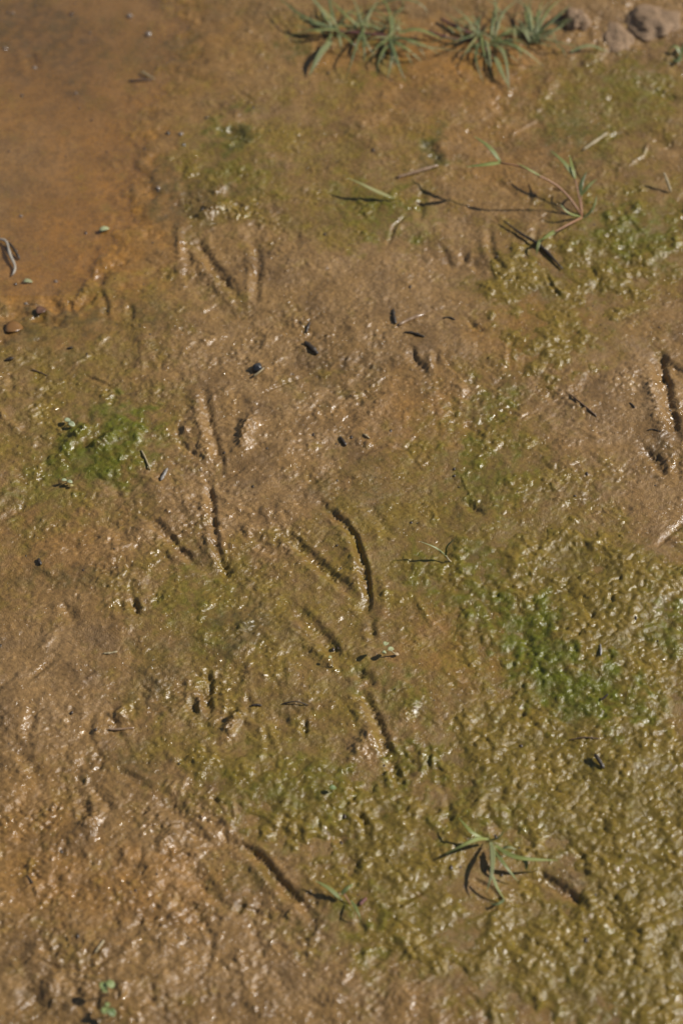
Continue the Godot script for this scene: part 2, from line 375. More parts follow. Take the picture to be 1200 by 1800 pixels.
	[0.0048, 0.0006, 1, -0.1589, 0.1694, -0.1465, 0.188],
	[0.0052, -0.0008, 1, -0.0419, -0.0443, -0.0281, -0.0579, -0.0141, -0.0693],
	[0.0045, -0.0008, 1, 0.0335, 0.051, 0.0539, 0.0364],
	[0.0048, -0.0008, 1, 0, 0.1769, 0.0128, 0.1619],
	[0.0042, -0.0009, 1, -0.1116, 0.2241, -0.0936, 0.2098],
	[0.0045, -0.001, 1, -0.1425, 0.2694, -0.1221, 0.2557],
	[0.004, 0.0008, 1, 0.1422, -0.0902, 0.1651, -0.1139],
	[0.0054, -0.0008, 1, 0.0935, -0.1187, 0.1194, -0.1332],
	[0.0058, -0.0009, 1, 0.1154, 0.1505, 0.1482, 0.139],
	[0.0048, 0.0007, 1, 0.1088, 0.1543, 0.1477, 0.1475],
	[0.0051, -0.0026, 1, -0.0927, -0.2473, -0.0866, -0.2564, -0.0806, -0.2606],
	[0.0046, -0.0022, 1, -0.0871, -0.2714, -0.0797, -0.2812],
	[0.0047, -0.0024, 1, -0.0629, -0.0488, -0.0591, -0.0647, -0.0545, -0.0772],
	[0.0037, -0.0022, 1, -0.1662, -0.0561, -0.155, -0.068],
	[0.0037, -0.0022, 1, -0.1524, -0.0488, -0.1404, -0.0588],
	[0.0042, -0.0022, 1, -0.1427, 0.2213, -0.1375, 0.2156, -0.1335, 0.2098],
	[0.0042, -0.0022, 1, -0.1024, 0.2348, -0.0953, 0.227, -0.0875, 0.2213],
	[0.0043, -0.002, 1, 0.0079, 0.1731, 0.016, 0.1581],
	[0.0038, -0.0024, 1, -0.0658, 0.1589, -0.0603, 0.1498, -0.0547, 0.1406],
	[0.0034, -0.002, 1, -0.1297, 0.1475, -0.1217, 0.1406],
	[0.0047, -0.002, 1, -0.0872, -0.0443, -0.0819, -0.0506],
	[0.0041, -0.002, 1, -0.0595, 0.0164, -0.0539, 0.0108],
	[0.0043, -0.002, 1, 0.0321, 0.1505, 0.042, 0.1352],
	[0.0036, -0.0019, 1, -0.0303, 0.2728, -0.0243, 0.2677],
	[0.0036, -0.002, 1, -0.0612, 0.3029, -0.0539, 0.2963],
	[0.0036, -0.0019, 1, -0.1542, 0.3161, -0.1487, 0.3095],
	[0.0035, -0.0019, 1, -0.1167, 0.3226, -0.1123, 0.3112],
]

var MATS := [
	[0.1435, 0.1619, "thick golden algae mat of bubbly cushions spreading beside vivid green patches"],
	[0.1664, -0.1877, "bubbly olive algae mat surrounding the grass runner"],
	[-0.0125, 0.2098, "mustard bubbly algae mat above the deep slanting toe print"],
	[-0.1503, -0.0488, "vivid green slime patch around the bluish seedling"],
	[0.0616, 0, "thin glistening olive algae mat over the middle of the clay"],
	[-0.0807, -0.2877, "glinting olive algae cushions by the puddle shore"],
	[0.0781, 0.2897, "lumpy brown-olive algae mat around the largest grass seedling"],
	[-0.0798, 0.0675, "thin dark olive algae film between two toe prints"],
]

var xs := PackedFloat32Array()
var zs := PackedFloat32Array()
var fx := 0                      # index of the first fine column and row
var fz := 0
var H := PackedFloat32Array()
var MATH := PackedFloat32Array()
var m1: Image
var m2: Image
var M := {}
var used := {}
var rng := RandomNumberGenerator.new()

func V(x, y, z) -> Vector3: return Vector3(x, y, z)

func noise(seed_value, size, octaves, kind = FastNoiseLite.TYPE_SIMPLEX_SMOOTH) -> FastNoiseLite:
	var n := FastNoiseLite.new()
	n.seed = seed_value
	n.noise_type = kind
	n.frequency = 1.0 / size
	n.fractal_octaves = octaves
	if octaves == 1: n.fractal_type = FastNoiseLite.FRACTAL_NONE
	return n

# ---------------------------------------------------------------- materials
func tex(n: FastNoiseLite, side: int) -> ImageTexture:
	return ImageTexture.create_from_image(n.get_seamless_image(side, side))

func tex_range(n: FastNoiseLite, side: int, lo: float, hi: float) -> ImageTexture:
	var im := n.get_seamless_image(side, side)
	var o := Image.create(side, side, false, Image.FORMAT_L8)
	var src := im.get_data()
	var dst := PackedByteArray()
	dst.resize(side * side)
	for i in side * side:
		dst[i] = int(clampf(lo + (hi - lo) * src[i] / 255.0, 0, 1) * 255)
	o.set_data(side, side, false, Image.FORMAT_L8, dst)
	return ImageTexture.create_from_image(o)

func lin(r, g, b) -> Color: return Color(r, g, b).linear_to_srgb()

func plain(called, c: Color, rough := 0.6, back := Color(0, 0, 0), coat := 0.0):
	var m := StandardMaterial3D.new()
	m.resource_name = called
	m.albedo_color = c
	m.roughness = rough
	m.cull_mode = BaseMaterial3D.CULL_DISABLED
	if back.r + back.g + back.b > 0:
		m.backlight_enabled = true
		m.backlight = back
	if coat > 0:
		m.clearcoat_enabled = true
		m.clearcoat = coat
		m.clearcoat_roughness = 0.2
	M[called] = m
	return m

func grained(called, c1: Color, c2: Color, rough, size, coat := 0.0):
	var m = plain(called, Color(1, 1, 1), rough, Color(0, 0, 0), coat)
	var im := noise(called.hash() % 999, 60.0, 4).get_seamless_image(128, 128)
	var o := Image.create(128, 128, false, Image.FORMAT_RGB8)
	for y in 128:
		for x in 128:
			o.set_pixel(x, y, c1.lerp(c2, im.get_pixel(x, y).r))
	m.albedo_texture = ImageTexture.create_from_image(o)
	m.uv1_triplanar = true
	m.uv1_scale = Vector3.ONE / size
	return m

func make_materials():
	var rough_tex := tex_range(noise(71, 120.0, 5), 512, -0.15, 1.3)
	# sand and silt grain: a fine speckle that multiplies the mud's own colour
	var grain_noise := noise(73, 5.0, 3).get_seamless_image(1024, 1024)
	var coarse := noise(74, 34.0, 4).get_seamless_image(1024, 1024)
	var ga := grain_noise.get_data()
	var gb := coarse.get_data()
	var gd := PackedByteArray()
	gd.resize(1024 * 1024 * 3)
	for i in 1024 * 1024:
		var q := 0.78 + 0.26 * ga[i] / 255.0 + 0.16 * (gb[i] / 255.0 - 0.5)
		gd[i * 3] = int(clampf(q + 0.02, 0, 1) * 255)
		gd[i * 3 + 1] = int(clampf(q, 0, 1) * 255)
		gd[i * 3 + 2] = int(clampf(q * 0.97, 0, 1) * 255)
	var grain := ImageTexture.create_from_image(Image.create_from_data(1024, 1024, false, Image.FORMAT_RGB8, gd))
	for k in 2:
		var m := StandardMaterial3D.new()
		m.resource_name = ["mud", "algae"][k]
		m.vertex_color_use_as_albedo = true
		m.roughness = [0.62, 0.5][k]
		m.roughness_texture = rough_tex
		m.metallic_specular = 0.42
		m.clearcoat_enabled = true
		m.clearcoat = [0.05, 0.0][k]
		m.clearcoat_roughness = [0.25, 0.25][k]
		m.uv1_triplanar = true
		m.uv1_world_triplanar = true
		m.uv1_scale = Vector3.ONE / 0.11
		m.heightmap_enabled = true
		var relief := noise(72 + k, [20.0, 9.0][k], [4, 3][k])
		if k == 0: relief.fractal_type = FastNoiseLite.FRACTAL_RIDGED
		m.heightmap_texture = tex(relief, 1024)
		m.heightmap_scale = [0.036, 0.036][k]
		m.albedo_texture = grain
		M[m.resource_name] = m
	var w := StandardMaterial3D.new()
	w.resource_name = "water"
	w.albedo_color = Color(0.56, 0.39, 0.19, 0.10)
	w.transparency = BaseMaterial3D.TRANSPARENCY_ALPHA
	w.roughness = 0.04
	M.water = w
	plain("grass", lin(0.17, 0.185, 0.055), 0.45, Color(0.35, 0.4, 0.15))
	plain("grass_blue", lin(0.2, 0.205, 0.085), 0.45, Color(0.3, 0.35, 0.18))
	plain("grass_dark", lin(0.11, 0.13, 0.045), 0.45, Color(0.3, 0.35, 0.12))
	plain("grass_light", lin(0.21, 0.225, 0.06), 0.45, Color(0.35, 0.4, 0.12))
	plain("straw_green", lin(0.24, 0.22, 0.08), 0.5, Color(0.3, 0.3, 0.12))
	plain("red_stem", lin(0.17, 0.07, 0.055), 0.5)
	plain("grit", lin(0.06, 0.04, 0.025), 0.35)
	plain("pink_stem", lin(0.30, 0.15, 0.075), 0.5)
	plain("straw", lin(0.31, 0.24, 0.13), 0.5)
	plain("straw_leaf", lin(0.34, 0.28, 0.1), 0.5, Color(0.3, 0.3, 0.12))
	plain("clay_leaf", lin(0.38, 0.28, 0.16), 0.5)
	plain("grey_straw", lin(0.33, 0.29, 0.23), 0.55)
	plain("pale_leaf", lin(0.32, 0.33, 0.17), 0.5, Color(0.3, 0.35, 0.15))
	plain("blue_leaf", lin(0.27, 0.29, 0.165), 0.5, Color(0.3, 0.35, 0.2))
	plain("clover", lin(0.2, 0.235, 0.08), 0.5, Color(0.3, 0.4, 0.12))
	plain("clover_dark", lin(0.12, 0.16, 0.05), 0.5, Color(0.3, 0.4, 0.12))
	plain("amber_leaf", lin(0.2, 0.095, 0.025), 0.4, Color(0.3, 0.2, 0.1), 0.3)
	plain("brown_leaf", lin(0.12, 0.055, 0.025), 0.45, Color(0.2, 0.1, 0.05), 0.5)
	grained("dark_wood", lin(0.022, 0.015, 0.009), lin(0.06, 0.04, 0.022), 0.5, 0.006, 0.15)
	grained("brown_wood", lin(0.07, 0.04, 0.02), lin(0.16, 0.09, 0.045), 0.55, 0.006, 0.2)
	grained("mud_wood", lin(0.15, 0.09, 0.045), lin(0.32, 0.2, 0.11), 0.4, 0.006, 0.6)
	grained("grey_wood", lin(0.12, 0.10, 0.08), lin(0.36, 0.32, 0.27), 0.5, 0.005, 0.3)
	var cl = grained("clay_clod", lin(0.19, 0.115, 0.055), lin(0.31, 0.195, 0.105), 0.65, 0.02, 0.0)
	cl.heightmap_enabled = true
	cl.heightmap_texture = tex(noise(77, 18.0, 4), 256)
	cl.heightmap_scale = 0.1
	grained("black_chip", lin(0.012, 0.012, 0.014), lin(0.05, 0.048, 0.045), 0.35, 0.008, 0.2)
	grained("pebble", lin(0.12, 0.08, 0.05), lin(0.3, 0.24, 0.18), 0.25, 0.008, 0.9)
	grained("pebble_dark", lin(0.03, 0.022, 0.015), lin(0.1, 0.07, 0.045), 0.2, 0.008, 0.9)

# ---------------------------------------------------------------- ground
func axis(a: float, b: float) -> Array:
	var side := PackedFloat32Array()
	var s := STEP
	var p := 0.0
	while p < 320.0:
		s *= 1.135
		p += s
		side.append(p)
	var o := PackedFloat32Array()
	for i in side.size(): o.append(a - side[side.size() - 1 - i])
	var n := int(round((b - a) / STEP))
	for i in n + 1: o.append(a + i * STEP)
	for q in side: o.append(a + n * STEP + q)
	return [o, side.size()]

func field(ells: Array, w: int, h: int) -> PackedFloat32Array:
	var o := PackedFloat32Array()
	o.resize(w * h)
	for e in ells:
		var c := cos(e[4])
		var s := sin(e[4])
		var reach: float = maxf(e[2], e[3]) * 2.2
		for j in range(maxi(0, int((e[1] - reach - MZ) / MH * h)), mini(h, int((e[1] + reach - MZ) / MH * h) + 1)):
			for i in range(maxi(0, int((e[0] - reach - MX) / MW * w)), mini(w, int((e[0] + reach - MX) / MW * w) + 1)):
				var dx: float = MX + (i + 0.5) * MW / w - e[0]
				var dz: float = MZ + (j + 0.5) * MH / h - e[1]
				var u: float = (dx * c + dz * s) / e[2]
				var v: float = (-dx * s + dz * c) / e[3]
				var r2 := u * u + v * v
				if r2 < 4.5:
					var k: float = e[5] * exp(-r2 * r2 * 0.55 - r2 * 0.3)
					o[j * w + i] = 1.0 - (1.0 - o[j * w + i]) * (1.0 - k)
	return o

func maps(four: Array) -> Image:
	var w := 200
	var h := 280
	var f := []
	for e in four: f.append(field(e, w, h))
	var im := Image.create(w, h, false, Image.FORMAT_RGBAF)
	for j in h:
		for i in w:
			var k := j * w + i
			im.set_pixel(i, j, Color(f[0][k], f[1][k], f[2][k], f[3][k]))
	im.resize(800, 1120, Image.INTERPOLATE_CUBIC)
	return im

func groove(e: Array, n: FastNoiseLite):
	var hw: float = e[0]
	var depth: float = e[1]
	var steep: float = e[2]
	var p := PackedVector2Array()
	for i in range(3, e.size(), 2): p.append(Vector2(e[i], e[i + 1]))
	var lens := PackedFloat32Array([0.0])
	for i in p.size() - 1: lens.append(lens[i] + p[i].distance_to(p[i + 1]))
	var total: float = lens[lens.size() - 1]
	var box := Rect2(p[0], Vector2.ZERO)
	for q in p: box = box.expand(q)
	box = box.grow(hw * 3.2)
	var w := xs.size()
	for j in range(maxi(0, int((box.position.y - Z0) / STEP)), mini(int((Z1 - Z0) / STEP), int((box.end.y - Z0) / STEP) + 1)):
		for i in range(maxi(0, int((box.position.x - X0) / STEP)), mini(int((X1 - X0) / STEP), int((box.end.x - X0) / STEP) + 1)):
			var a := Vector2(X0 + i * STEP, Z0 + j * STEP)
			var wob := n.get_noise_2d(a.x, a.y)
			a += Vector2(wob, n.get_noise_2d(a.y + 3.0, a.x)) * hw * 0.3
			var best := 1e9
			var at := Vector2.ZERO
			var along := 0.0
			for k in p.size() - 1:
				var q := Geometry2D.get_closest_point_to_segment(a, p[k], p[k + 1])
				var d := a.distance_squared_to(q)
				if d < best:
					best = d
					at = q
					along = lens[k] + p[k].distance_to(q)
			var t := along / total
			var end := smoothstep(-0.02, 0.22, t) * smoothstep(1.02, 0.8, t)
			var side := lerpf(1.0, steep, smoothstep(-0.35, 0.35, (a.x - at.x) / hw))
			var r := sqrt(best) / (hw * side)
			if r > 3.2: continue
			var cut := -depth * exp(-pow(r, 2.6)) * (0.35 + 0.65 * end) * (1.0 + 0.25 * wob)
			if depth > 0: cut += depth * 0.16 * exp(-pow((r - 2.0) / 0.55, 2.0)) * end
			H[(fz + j) * w + fx + i] += cut * (1.0 + 0.5 * n.get_noise_2d(a.x * 4.0, a.y * 4.0))

func gy(x: float, z: float) -> float:
	var u := clampf((x - X0) / STEP, 0, (X1 - X0) / STEP - 2)
	var v := clampf((z - Z0) / STEP, 0, (Z1 - Z0) / STEP - 2)
	var i := int(u)
	var j := int(v)
	var w := xs.size()
	var a := (fz + j) * w + fx + i
	var top := maxf(H[a], MATH[a])
	return top

func make_ground():
	var r := axis(X0, X1)
	xs = r[0]
	fx = r[1]
	r = axis(Z0, Z1)
	zs = r[0]
	fz = r[1]
	var w := xs.size()
	var h := zs.size()
	m1 = maps([POOL, ALGAE, GREEN, MAT])
	m2 = maps([ORANGE, CLAY, DARK_SPOTS, LUMPS])
	var broad := noise(1, 0.11, 3)
	var wide := noise(13, 0.06, 3)
	var crumb := noise(14, 0.0085, 1, FastNoiseLite.TYPE_CELLULAR)
	crumb.cellular_return_type = FastNoiseLite.RETURN_DISTANCE
	crumb.cellular_distance_function = FastNoiseLite.DISTANCE_EUCLIDEAN
	var fleck := noise(15, 0.0022, 2)
	var mottle := noise(16, 0.045, 6)
	mottle.fractal_gain = 0.62
	var torn := noise(17, 0.0095, 3)
	var brown := Vector3(0.135, 0.082, 0.036)
	var lump := noise(2, 0.017, 4)
	var fine := noise(3, 0.0048, 3)
	var patch := noise(4, 0.03, 5)
	var patch2 := noise(5, 0.009, 4)
	var wx := noise(6, 0.02, 4)
	var wz := noise(7, 0.02, 4)
	var ridge := noise(8, 0.013, 3)
	ridge.fractal_type = FastNoiseLite.FRACTAL_RIDGED
	var speck := noise(9, 0.0034, 2)
	var cell := noise(10, 0.0050, 1, FastNoiseLite.TYPE_CELLULAR)
	cell.cellular_return_type = FastNoiseLite.RETURN_DISTANCE
	cell.cellular_distance_function = FastNoiseLite.DISTANCE_EUCLIDEAN
	cell.cellular_jitter = 1.0
	var cell2 := noise(11, 0.0028, 1, FastNoiseLite.TYPE_CELLULAR)
	cell2.cellular_return_type = FastNoiseLite.RETURN_DISTANCE
	cell2.cellular_distance_function = FastNoiseLite.DISTANCE_EUCLIDEAN
	H.resize(w * h)
	MATH.resize(w * h)
	var T := PackedFloat32Array()      # thickness of the algae mat
	T.resize(w * h)
	var col := PackedColorArray()
	col.resize(w * h)
	var mcol := PackedColorArray()
	mcol.resize(w * h)
	var mud := Vector3(0.266, 0.16, 0.06)
	var mud2 := Vector3(0.21, 0.125, 0.046)
	var clay := Vector3(0.302, 0.19, 0.087)
	var orange := Vector3(0.33, 0.16, 0.036)
	var olive := Vector3(0.15, 0.112, 0.022)
	var gold := Vector3(0.22, 0.15, 0.03)
	var green := Vector3(0.112, 0.122, 0.012)
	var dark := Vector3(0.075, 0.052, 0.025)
	for j in h:
		var z := zs[j]
		var sz := zs[mini(j + 1, h - 1)] - zs[maxi(j - 1, 0)]
		for i in w:
			var x := xs[i]
			var k := j * w + i
			var sp := maxf(sz, xs[mini(i + 1, w - 1)] - xs[maxi(i - 1, 0)]) * 0.5
			var near := clampf(0.0035 / sp, 0.0, 1.0)
			var a := wx.get_noise_2d(x, z)
			var b := wz.get_noise_2d(x, z)
			var u := int((x + a * 0.02 - MX) / MW * 800)
			var v := int((z + b * 0.026 - MZ) / MH * 1120)
			var c1 := Color(0, 0.3, 0.1, 0.0)
			var c2 := Color(0.15, 0.2, 0.1, 0.5)
			if u >= 0 and v >= 0 and u < 800 and v < 1120:
				c1 = m1.get_pixel(u, v)
				c2 = m2.get_pixel(u, v)
			var p1 := patch.get_noise_2d(x, z)
			var p2 := patch2.get_noise_2d(x, z)
			var f := fine.get_noise_2d(x, z)
			var l := lump.get_noise_2d(x, z)
			var pool := smoothstep(0.05, 1.0, c1.r)
			var calm := 1.0 - 0.88 * smoothstep(0.0, 0.14, c1.r)
			var bare := 1.0 - 0.8 * smoothstep(0.15, 0.7, c1.a)
			# height
			var y := broad.get_noise_2d(x, z) * 0.0030 * calm
			var rough := bare * (0.3 + 0.7 * c2.a) * (1.0 - 0.35 * c2.g) * (0.6 + 0.9 * smoothstep(-0.4, 0.4, wide.get_noise_2d(x, z)))
			y += l * 0.0017 * rough * near * calm
			y += (ridge.get_noise_2d((x * 0.64 - z * 0.77) * 0.6 + a * 0.012, x * 0.77 + z * 0.64 + b * 0.012) - 0.2) * 0.0006 * rough * near * calm
			y += f * 0.00055 * (0.4 * bare + rough) * near * calm * (0.25 + 1.3 * smoothstep(-0.35, 0.45, p1))
			var cd := crumb.get_noise_2d(x + a * 0.004, z + b * 0.004) + 1.0
			var keep := smoothstep(0.0, 0.35, lump.get_noise_2d(z * 0.7 + 9.0, x * 0.7)) * near
			y += sqrt(maxf(0.0, 1.0 - cd * cd * 7.0)) * 0.0007 * bare * keep * calm
			y += fleck.get_noise_2d(x, z) * 0.00028 * bare * near * calm
			y -= absf(torn.get_noise_2d(x + f * 0.002, z)) * 0.0011 * bare * near * calm * smoothstep(-0.25, 0.3, mottle.get_noise_2d(z + 5.0, x)) * (0.5 + 0.8 * c2.a)
			y -= pool * 0.0042
			H[k] = y
			# colour of the mud and of the thin algae film on it
			var s := mud.lerp(mud2, clampf(0.35 + p1 * 0.9, 0, 1))
			s = s.lerp(orange, clampf(c2.r * (0.9 + 0.5 * p2), 0, 1))
			s = s.lerp(clay, clampf(c2.g * (0.75 + 0.8 * p1), 0, 1) * 0.85)
			var silt := smoothstep(0.02, 0.42, mottle.get_noise_2d(x, z) + p2 * 0.35) * (1.0 - 0.6 * c2.r)
			s = s.lerp(brown, silt * 0.6)
			var slime := olive.lerp(gold, clampf(0.55 + p1 * 0.9 - c1.b * 0.5, 0, 1))
			slime = slime.lerp(green, clampf(c1.b * 1.1 + p2 * 0.55 - 0.12, 0, 0.95))
			var film := clampf(maxf(c1.g * 1.15, c1.a * 1.3) + c1.b * 0.4 + p1 * 0.75 + p2 * 0.55 - 0.1 - c2.g * 0.4, 0, 1)
			s = s.lerp(slime, film * 0.85)
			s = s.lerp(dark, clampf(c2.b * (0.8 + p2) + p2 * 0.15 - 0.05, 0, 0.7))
			var sk := speck.get_noise_2d(x, z)
			s *= 1.0 + sk * 0.2 * near + p2 * 0.3 + fleck.get_noise_2d(x + 1.0, z) * 0.12 * near
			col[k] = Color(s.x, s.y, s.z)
			# algae mat: bubbly cushions
			if near >= 1.0 and c1.a > 0.03:
				var thick := c1.a + p1 * 0.45 + p2 * 0.2 - 0.2 - c2.g * 0.45
				if thick > -0.12:
					var d1 := cell.get_noise_2d(x + a * 0.001, z + b * 0.001) + 1.0
					var d2 := cell2.get_noise_2d(x + b * 0.002, z - a * 0.002) + 1.0
					var dome := sqrt(maxf(0.0, 1.0 - d1 * d1 * 1.7))
					var dome2 := sqrt(maxf(0.0, 1.0 - d2 * d2 * 1.7))
					var e := smoothstep(-0.12, 0.75, thick)
					var big := clampf(thick * 1.2 + p1 * 0.9, 0.1, 1.15)
					T[k] = -0.0007 * (1.0 - e) + e * (0.0002 + dome * 0.0013 * big + dome2 * 0.0008 + l * 0.0008) + 0.0001
					var g := s.lerp(slime * (1.0 + p2 * 0.25 + sk * 0.14), 0.25 + 0.65 * e)
					mcol[k] = Color(g.x, g.y, g.z)
				else: T[k] = -0.01
			else: T[k] = -0.01
	var gn := noise(12, 0.011, 4)
	for e in TRACKS: groove(e, gn)
	# faint scratches and smears between the prints
	rng.seed = 21
	for i in 170:
		var c := Vector2(rng.randf_range(X0 + 0.03, X1 - 0.03), rng.randf_range(Z0 + 0.2, Z1 - 0.03))
		var q := m1.get_pixel(int((c.x - MX) / MW * 800), int((c.y - MZ) / MH * 1120))
		if q.r > 0.2 or q.a > 0.75: continue
		var d := Vector2.from_angle(rng.randf_range(0.0, PI)) * rng.randf_range(0.005, 0.018)
		var bend := d.orthogonal() * rng.randf_range(-0.35, 0.35)
		groove([rng.randf_range(0.0012, 0.0032), rng.randf_range(0.0005, 0.0014) * (1.0 if rng.randf() < 0.6 else -0.9), rng.randf_range(0.55, 1.0), c.x - d.x, c.y - d.y, c.x + bend.x, c.y + bend.y, c.x + d.x, c.y + d.y], gn)
	for k in w * h: MATH[k] = H[k] + T[k]
	# the ground sheet
	var mesh := sheet(H, col, 0, w - 1, 0, h - 1, [])
	var g := MeshInstance3D.new()
	g.name = "ground"
	g.mesh = mesh
	g.material_override = M.mud
	g.set_meta("kind", "structure")
	g.set_meta("label", "wet brown clay ground pressed with bird tracks")
	add_child(g)
	# algae mats, each cell given to the nearest mat centre
	for q in MATS.size():
		var cells := [T, q]
		var mm := sheet(MATH, mcol, fx, fx + int((X1 - X0) / STEP), fz, fz + int((Z1 - Z0) / STEP), cells)
		if mm == null: continue
		var o := MeshInstance3D.new()
		o.name = "algae_mat" if q == 0 else "algae_mat_%03d" % q
		o.mesh = mm
		o.material_override = M.algae
		o.set_meta("kind", "stuff")
		o.set_meta("label", MATS[q][2])
		o.set_meta("category", "algae")
		o.set_meta("group", "bubbly algae mats on the clay")
		add_child(o)

func sheet(y: PackedFloat32Array, colors: PackedColorArray, i0: int, i1: int, j0: int, j1: int, cells: Array) -> ArrayMesh:
	var w := xs.size()
	var h := zs.size()
	var pos := PackedVector3Array()
	var nor := PackedVector3Array()
	var cl := PackedColorArray()
	var idx := PackedInt32Array()
	if cells.is_empty():
		pos.resize(w * h)
		nor.resize(w * h)
		for j in h:
			var ja := maxi(j - 1, 0) * w
			var jb := mini(j + 1, h - 1) * w
			var dz := zs[mini(j + 1, h - 1)] - zs[maxi(j - 1, 0)]
			for i in w:
				var k := j * w + i
				var ia := maxi(i - 1, 0)
				var ib := mini(i + 1, w - 1)
				pos[k] = Vector3(xs[i], y[k], zs[j])
				nor[k] = Vector3(-(y[j * w + ib] - y[j * w + ia]) / (xs[ib] - xs[ia]), 1.0, -(y[jb + i] - y[ja + i]) / dz).normalized()
		idx.resize((w - 1) * (h - 1) * 6)
		var n := 0
		for j in h - 1:
			for i in w - 1:
				var k := j * w + i
				idx[n] = k; idx[n + 1] = k + 1; idx[n + 2] = k + w
				idx[n + 3] = k + 1; idx[n + 4] = k + w + 1; idx[n + 5] = k + w
				n += 6
		cl = colors
	else:
		var T: PackedFloat32Array = cells[0]
		var own: int = cells[1]
		var ids := {}
		for j in range(j0 + 1, j1 - 1):
			for i in range(i0 + 1, i1 - 1):
				var k := j * w + i
				if maxf(maxf(T[k], T[k + 1]), maxf(T[k + w], T[k + w + 1])) < 0.0 or minf(minf(T[k], T[k + 1]), minf(T[k + w], T[k + w + 1])) < -0.005: continue
				var best := 1e9
				var who := 0
				for q in MATS.size():
					var d: float = Vector2(xs[i] - MATS[q][0], zs[j] - MATS[q][1]).length_squared()
					if d < best:
						best = d
						who = q
				if who != own: continue
				var c := PackedInt32Array()
				for kk in [k, k + 1, k + w, k + w + 1]:
					if not ids.has(kk):
						ids[kk] = pos.size()
						var ii: int = kk % w
						var jj: int = kk / w
						pos.append(Vector3(xs[ii], y[kk], zs[jj]))
						nor.append(Vector3(-(_t(y, T, kk + 1) - _t(y, T, kk - 1)) / (2 * STEP), 1.0, -(_t(y, T, kk + w) - _t(y, T, kk - w)) / (2 * STEP)).normalized())
						cl.append(colors[kk])
					c.append(ids[kk])
				idx.append_array(PackedInt32Array([c[0], c[1], c[2], c[1], c[3], c[2]]))
		if idx.is_empty(): return null
	var arr := []
	arr.resize(Mesh.ARRAY_MAX)
	arr[Mesh.ARRAY_VERTEX] = pos
	arr[Mesh.ARRAY_NORMAL] = nor
	arr[Mesh.ARRAY_COLOR] = cl
	arr[Mesh.ARRAY_INDEX] = idx
	var mesh := ArrayMesh.new()
	mesh.add_surface_from_arrays(Mesh.PRIMITIVE_TRIANGLES, arr)
	return mesh

func _t(y: PackedFloat32Array, t: PackedFloat32Array, k: int) -> float:
	return y[k] if t[k] > -0.005 else H[k] - 0.0007

func make_water():
	var st := SurfaceTool.new()
	st.begin(Mesh.PRIMITIVE_TRIANGLES)
	var n := 60
	var ok := func(x, z): return m1.get_pixel(clampi(int((x - MX) / MW * 800), 0, 799), clampi(int((z - MZ) / MH * 1120), 0, 1119)).r > 0.1
	var dx := 0.45 / n
	var dz := 0.6 / n
	var rip := noise(31, 0.05, 2)
	var vert := func(i, j):
		var x: float = -0.5 + i * dx
		var z: float = -0.78 + j * dz
		st.add_vertex(Vector3(x, WATER + rip.get_noise_2d(x, z) * 0.00012, z))
	for j in n:
		for i in n:
			if not ok.call(-0.5 + (i + 0.5) * dx, -0.78 + (j + 0.5) * dz): continue
			for q in [[0, 0], [1, 0], [0, 1], [1, 0], [1, 1], [0, 1]]: vert.call(i + q[0], j + q[1])
	st.set_smooth_group(0)
	st.index()
	st.generate_normals()
	var o := MeshInstance3D.new()
	o.name = "water"
	o.mesh = st.commit()
	o.material_override = M.water
	o.set_meta("kind", "structure")
	o.set_meta("label", "shallow murky puddle over orange clay")
	add_child(o)

# ---------------------------------------------------------------- small things
func thing(called: String, label: String, category: String, at: Vector3, group := "") -> Node3D:
	var o := Node3D.new()
	used[called] = used.get(called, -1) + 1
	o.name = called if used[called] == 0 else "%s_%03d" % [called, used[called]]
	add_child(o)
	o.position = Vector3(at.x, gy(at.x, at.z), at.z)
	o.set_meta("label", label)
	o.set_meta("category", category)
	if group: o.set_meta("group", group)
	return o

func put(st: SurfaceTool, called: String, m, t: Node3D):
	st.index()
	st.generate_normals()
	var o := MeshInstance3D.new()
	o.name = called
	o.mesh = st.commit()
	o.material_override = m
	t.add_child(o, true)
	return o

func path(t: Node3D, pts: Array, steps: int) -> PackedVector3Array:
	var c := Curve3D.new()
	var base: float = t.position.y
	var q := []
	for p in pts:
		var low := clampf(1.0 - p.y / 0.006, 0.0, 1.0)
		q.append(Vector3(p.x, p.y + lerpf(base, gy(p.x, p.z), low), p.z) - t.position)
	for i in q.size():
		var d: Vector3 = (q[mini(i + 1, q.size() - 1)] - q[maxi(i - 1, 0)]) / 6.0
		c.add_point(q[i], -d, d)
	var o := PackedVector3Array()
	var l := c.get_baked_length()
	c.bake_interval = maxf(l / 40.0, 0.0002)
	for i in steps + 1: o.append(c.sample_baked(l * i / steps, true))
	return o

